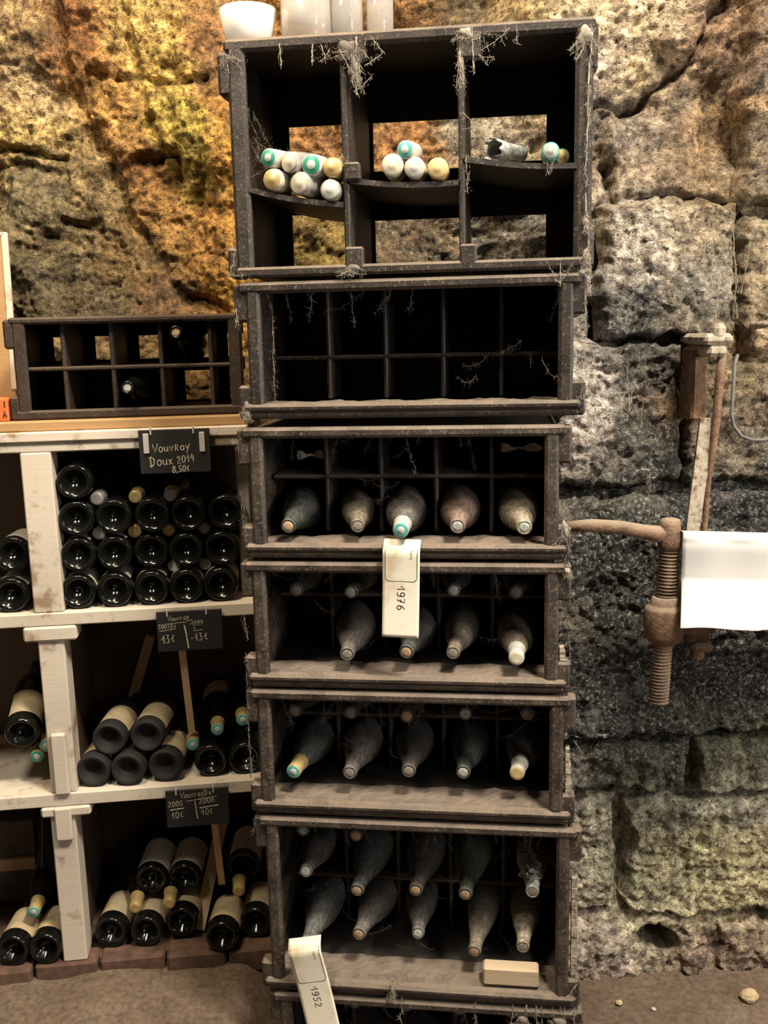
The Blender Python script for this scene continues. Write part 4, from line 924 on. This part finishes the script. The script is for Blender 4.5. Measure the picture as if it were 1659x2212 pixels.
mb = MB(); mb.box(-.362, -.345, -.006, .008, .05, .44, .003); mb.box(-.78, -.352, -.006, .008, .43, .44, .003); mb.box(-.78, -.352, -.006, .008, .0, .02, .003); mb.build('frame', M_PAINT, o)
mb = MB(); mb.box(-.78, -.352, -.002, .004, .02, .43, .001); mb.build('board_face', M_PLANK, o)
o.rotation_euler[1] = math.radians(1.2)
o = thing('card_box', 'small orange card box with dark letter at the left end of the shelf', 'box', SHELF, 0, .045, 1.4885)
mb = MB(); mb.box(-.40, -.300, .0, .08, 0, .052, .002); mb.build('box_body', M_ORANGE, o)
mb = MB(); write(mb, 'A', -.312, .008, .016, .003, lambda a, b: (a, -.0008, b)); write(mb, 'I', -.308, .032, .014, .003, lambda a, b: (a, -.0008, b)); mb.build('lettering', M_INK, o)

# ------------------------------------------------------------------ cup and glasses on the top crate
zt = Z1 + .0005
o = thing('cup', 'white tapered ceramic cup at the left end of the top crate', 'cup', STACK, -.303, .062, zt)
mb = MB(); mb.lathe([(0, 0), (.036, 0), (.041, .003), (.048, .030), (.0545, .066), (.053, .067), (.050, .060), (.044, .03), (.036, .008), (0, .008)], 36); mb.build('cup_body', M_CERAMIC, o, True)
def tumbler(label, u, w_, r, h, flare=1.1, foot=False):
    o = thing('glass', label, 'glass', STACK, u, w_, zt)
    mb = MB(); pr = [(0, 0), (r * .9, 0), (r, .004), (r, h * .3), (r * flare, h), (r * flare - .002, h), (r - .0022, h * .3), (r - .003, .010), (0, .008)]
    mb.lathe(pr, 36); mb.build('glass_body', M_CLEAR, o, True); return o
tumbler('wide clear glass jar on the top crate right of the cup', -.188, .070, .052, .16, 1.0)
tumbler('narrow clear glass standing in front of the wide jar', -.112, .062, .030, .15, 1.05)
tumbler('clear glass with bright reflection, rightmost on the top crate', -.050, .066, .0255, .15, 1.06)
mb = MB(); mb.lathe([(0, .0), (.022, .0), (.026, .006), (.0275, .14), (.026, .14), (.024, .008), (0, .007)], 30)
o = thing('glass', 'slim tumbler half behind the narrow clear glass', 'glass', STACK, -.138, .118, zt); mb.build('glass_body', M_CLEAR, o, True)

# ------------------------------------------------------------------ rusty ironwork on the right
iron = thing('iron_screw', 'rusty iron screw with turning lever and barrel nut on the right wall', 'tool', None, .622, 2.10, .80)
def loc(o_, pts): b = o_.location; return [(p[0] - b.x, p[1] - b.y, p[2] - b.z) for p in pts]
mb = MB(); N = 170; zs_ = [1.185 - i * (1.185 - .822) / N for i in range(N + 1)]
# threaded rod: a ridge every 7 mm, leaning slightly
mb.tube(loc(iron, [(.630 - .014 * (1.185 - z) / .363, 2.10, z) for z in zs_]), [.0205 + .0030 * math.cos(2 * math.pi * z / .0078) for z in zs_], 20); mb.build('threaded_rod', M_RUST, iron, True)
mb = MB(); zz = [1.252, 1.249, 1.236, 1.222, 1.205, 1.192, 1.176]; mb.tube(loc(iron, [(.630, 2.10, z) for z in zz]), [.012, .021, .023, .024, .027, .026, .021], 18); mb.build('rod_head', M_RUST, iron, True)
mb = MB(); mb.tube(loc(iron, [(.392, 2.06, 1.247), (.45, 2.07, 1.246), (.52, 2.083, 1.237), (.58, 2.095, 1.222), (.625, 2.10, 1.214)]), [.011, .0145, .0150, .0165, .021], 14); mb.build('lever', M_RUST, iron, True)
mb = MB(); zz = [1.074, 1.072, 1.058, 1.054, 1.050, 1.044, 1.020, .990, .976, .968, .964]; mb.tube(loc(iron, [(.624, 2.10, z) for z in zz]), [.024, .029, .031, .033, .0425, .0445, .0460, .0445, .040, .031, .024], 24); mb.build('barrel_nut', M_RUST, iron, True)
mb = MB(); mb.box(*[q for a, b in zip(loc(iron, [(.63, 2.095, .985)])[0], loc(iron, [(.74, 2.145, 1.030)])[0]) for q in (a, b)], .006); mb.build('yoke', M_RUST, iron)
bar = thing('iron_bar', 'long rusty wall bar with lime-crusted face and bolted ends behind the paper', 'tool', None, .72, 2.15, .92)
def bx(mb, x0, x1, y0, y1, z0, z1, c=.004):
    a = loc(bar, [(x0, y0, z0)])[0]; b = loc(bar, [(x1, y1, z1)])[0]; mb.box(a[0], b[0], a[1], b[1], a[2], b[2], c)
mb = MB(); bx(mb, .698, .762, 2.12, 2.30, 1.626, 1.650, .008); bx(mb, .708, .752, 2.125, 2.30, 1.60, 1.628, .008); mb.build('top_bracket', M_LIME, bar)
mb = MB(); mb.tube(loc(bar, [(.731, 2.135, 1.645), (.731, 2.135, 1.662), (.731, 2.135, 1.672)]), [.016, .017, .010], 10); mb.build('bolt', M_LIME, bar)
mb = MB(); bx(mb, .700, .735, 2.20, 2.30, 1.455, 1.62, .006); mb.build('back_plate', M_RUST, bar)
mb = MB(); mb.tube(loc(bar, [(.745, 2.14, 1.63), (.742, 2.142, 1.56), (.738, 2.145, 1.45), (.730, 2.155, 1.33), (.726, 2.16, 1.20), (.722, 2.16, 1.05), (.716, 2.155, .955)]), [.009, .010, .009, .0065, .006, .008, .010], 12); mb.build('rod', M_RUST, bar, True)
mb = MB(); P0, P1 = Vector((.722, 2.15, 1.465)), Vector((.678, 2.15, 1.02)); n = 24
for i in range(n):
    a, b = P0.lerp(P1, i / n), P0.lerp(P1, (i + 1) / n); wd = .0165 - .003 * i / n
    vs = loc(bar, [a + Vector((-wd, 0, 0)), a + Vector((wd, 0, 0)), b + Vector((wd, 0, 0)), b + Vector((-wd, 0, 0)), a + Vector((-wd, .012, 0)), a + Vector((wd, .012, 0)), b + Vector((wd, .012, 0)), b + Vector((-wd, .012, 0))])
    mb.add(vs, [(0, 3, 2, 1), (4, 5, 6, 7), (0, 4, 7, 3), (1, 2, 6, 5)] + ([(0, 1, 5, 4)] if i == 0 else []) + ([(3, 7, 6, 2)] if i == n - 1 else []))
mb.build('flat_strip', M_LIME, bar)
mb = MB(); bx(mb, .690, .742, 2.135, 2.30, .945, 1.01, .010); bx(mb, .696, .750, 2.125, 2.19, .928, .952, .010); mb.build('foot', M_RUST, bar)
mb = MB(); mb.tube(loc(bar, [(.717, 2.15, .93), (.716, 2.15, .912), (.716, 2.15, .905)]), [.018, .016, .008], 10); mb.build('bolt', M_RUST, bar)
# paper sheet folded over the bar
sheet = thing('paper_sheet', 'white paper sheet folded over the ironwork at the right edge', 'paper', None, .85, 2.07, 1.0)
prof = [(2.10, 1.214), (2.085, 1.226), (2.070, 1.226), (2.060, 1.218), (2.058, 1.195), (2.066, 1.15), (2.070, 1.120), (2.060, 1.105), (2.038, 1.090), (2.012, 1.072), (1.990, 1.050), (1.980, 1.036)]
def pf(s, t):
    i = t * (len(prof) - 1); k = min(int(i), len(prof) - 2); f = i - k; y = prof[k][0] * (1 - f) + prof[k + 1][0] * f; z = prof[k][1] * (1 - f) + prof[k + 1][1] * f
    x = .649 + .62 * s - .649 * max(0, 2.066 - y) / 2.05 ; z += -.050 * (x - .652) + (.006 * math.sin(20 * s) * max(0, t - .8)); y += .003 * math.sin(31 * s + 5 * t) * (1 if t > .3 else 0) - .006 * math.exp(-((s - .26 - .25 * (1 - t)) / .02) ** 2)
    return (x - .85, y - 2.07, z - 1.0)
mb = MB(); mb.grid(pf, 60, 44); so = mb.build('sheet', M_SHEET, sheet, True); sol = so.modifiers.new('thick', 'SOLIDIFY'); sol.thickness = .0008
mb = MB(); mb.tube([(-.205 + .07, .05, .19), (.45, .055, .16)], .022, 12); mb.build('core_rod', M_RUST, sheet)
# cable
cb = thing('cable', 'thin grey cable looping on the wall at the right edge', 'cable', None, .80, 2.22, 1.42)
ctl = [(.812, 2.235, 1.60), (.803, 2.225, 1.578), (.798, 2.215, 1.52), (.795, 2.21, 1.467), (.800, 2.205, 1.440), (.816, 2.20, 1.418), (.840, 2.20, 1.409), (.87, 2.20, 1.408), (.92, 2.205, 1.43)]
mb = MB(); mb.tube(loc(cb, ctl), .0045, 8); mb.build('cable_run', M_CABLE, cb, True)
pg = thing('wall_peg', 'pale peg end in the wall at the right edge', 'peg', None, .86, 2.20, 1.662)
mb = MB(); mb.tube([(.0, .10, .0), (.0, .0, .004), (.0, -.02, .004)], [.008, .008, .004], 10); mb.build('peg_shaft', M_LIME, pg, True)
# pebbles
for (x_, y_, r, lab) in ((.888, 2.175, .020, 'ochre stone lying on the floor at the lower right'), (.640, 2.145, .006, 'tiny white pebble on the floor under the wall niche'), (.56, 2.17, .008, 'small grey pebble on the floor beside the crate stack')):
    mb = MB(); mb.lathe([(.001, 0), (.7 * r, .1 * r), (r, .6 * r), (.8 * r, 1.1 * r), (.3 * r, 1.45 * r), (.001, 1.5 * r)], 9)
    mb.v = [(v[0] * 1.15 + random.gauss(0, .08) * r, v[1] + random.gauss(0, .08) * r, v[2]) for v in mb.v]
    o = mb.build('pebble', M_STONE if r > .007 else M_WHITECAP); o.location = (x_, y_, -.002); tag(o, lab, 'stone')
# wall cobwebs
random.seed(9); st = []
def wp(x, z): return (x, 2.235, z)
for (x, z, l) in ((.735, 1.90, .18), (.745, 1.86, .14), (.79, 1.88, .20), (.80, 1.80, .14), (.69, 1.83, .16), (.765, 1.78, .12), (.76, 1.72, .10), (.83, 1.86, .12), (.62, 1.42, .13), (.615, 1.33, .13), (.61, 1.26, .06), (.58, 1.55, .08), (.56, 1.58, .10), (.545, 1.53, .07), (.60, 1.5, .06)):
    st.append((wp(x, z), wp(x + random.gauss(0, .015), z - l), .0, random.uniform(.0010, .0019)))
for i in range(24): x, z = random.uniform(.52, .86), random.uniform(.85, 1.9); st.append((wp(x, z), wp(x + random.gauss(0, .03), z - random.uniform(.01, .05)), .003, random.uniform(.0004, .0009)))
web('cobweb', WALL, st, M_WEB, .4)
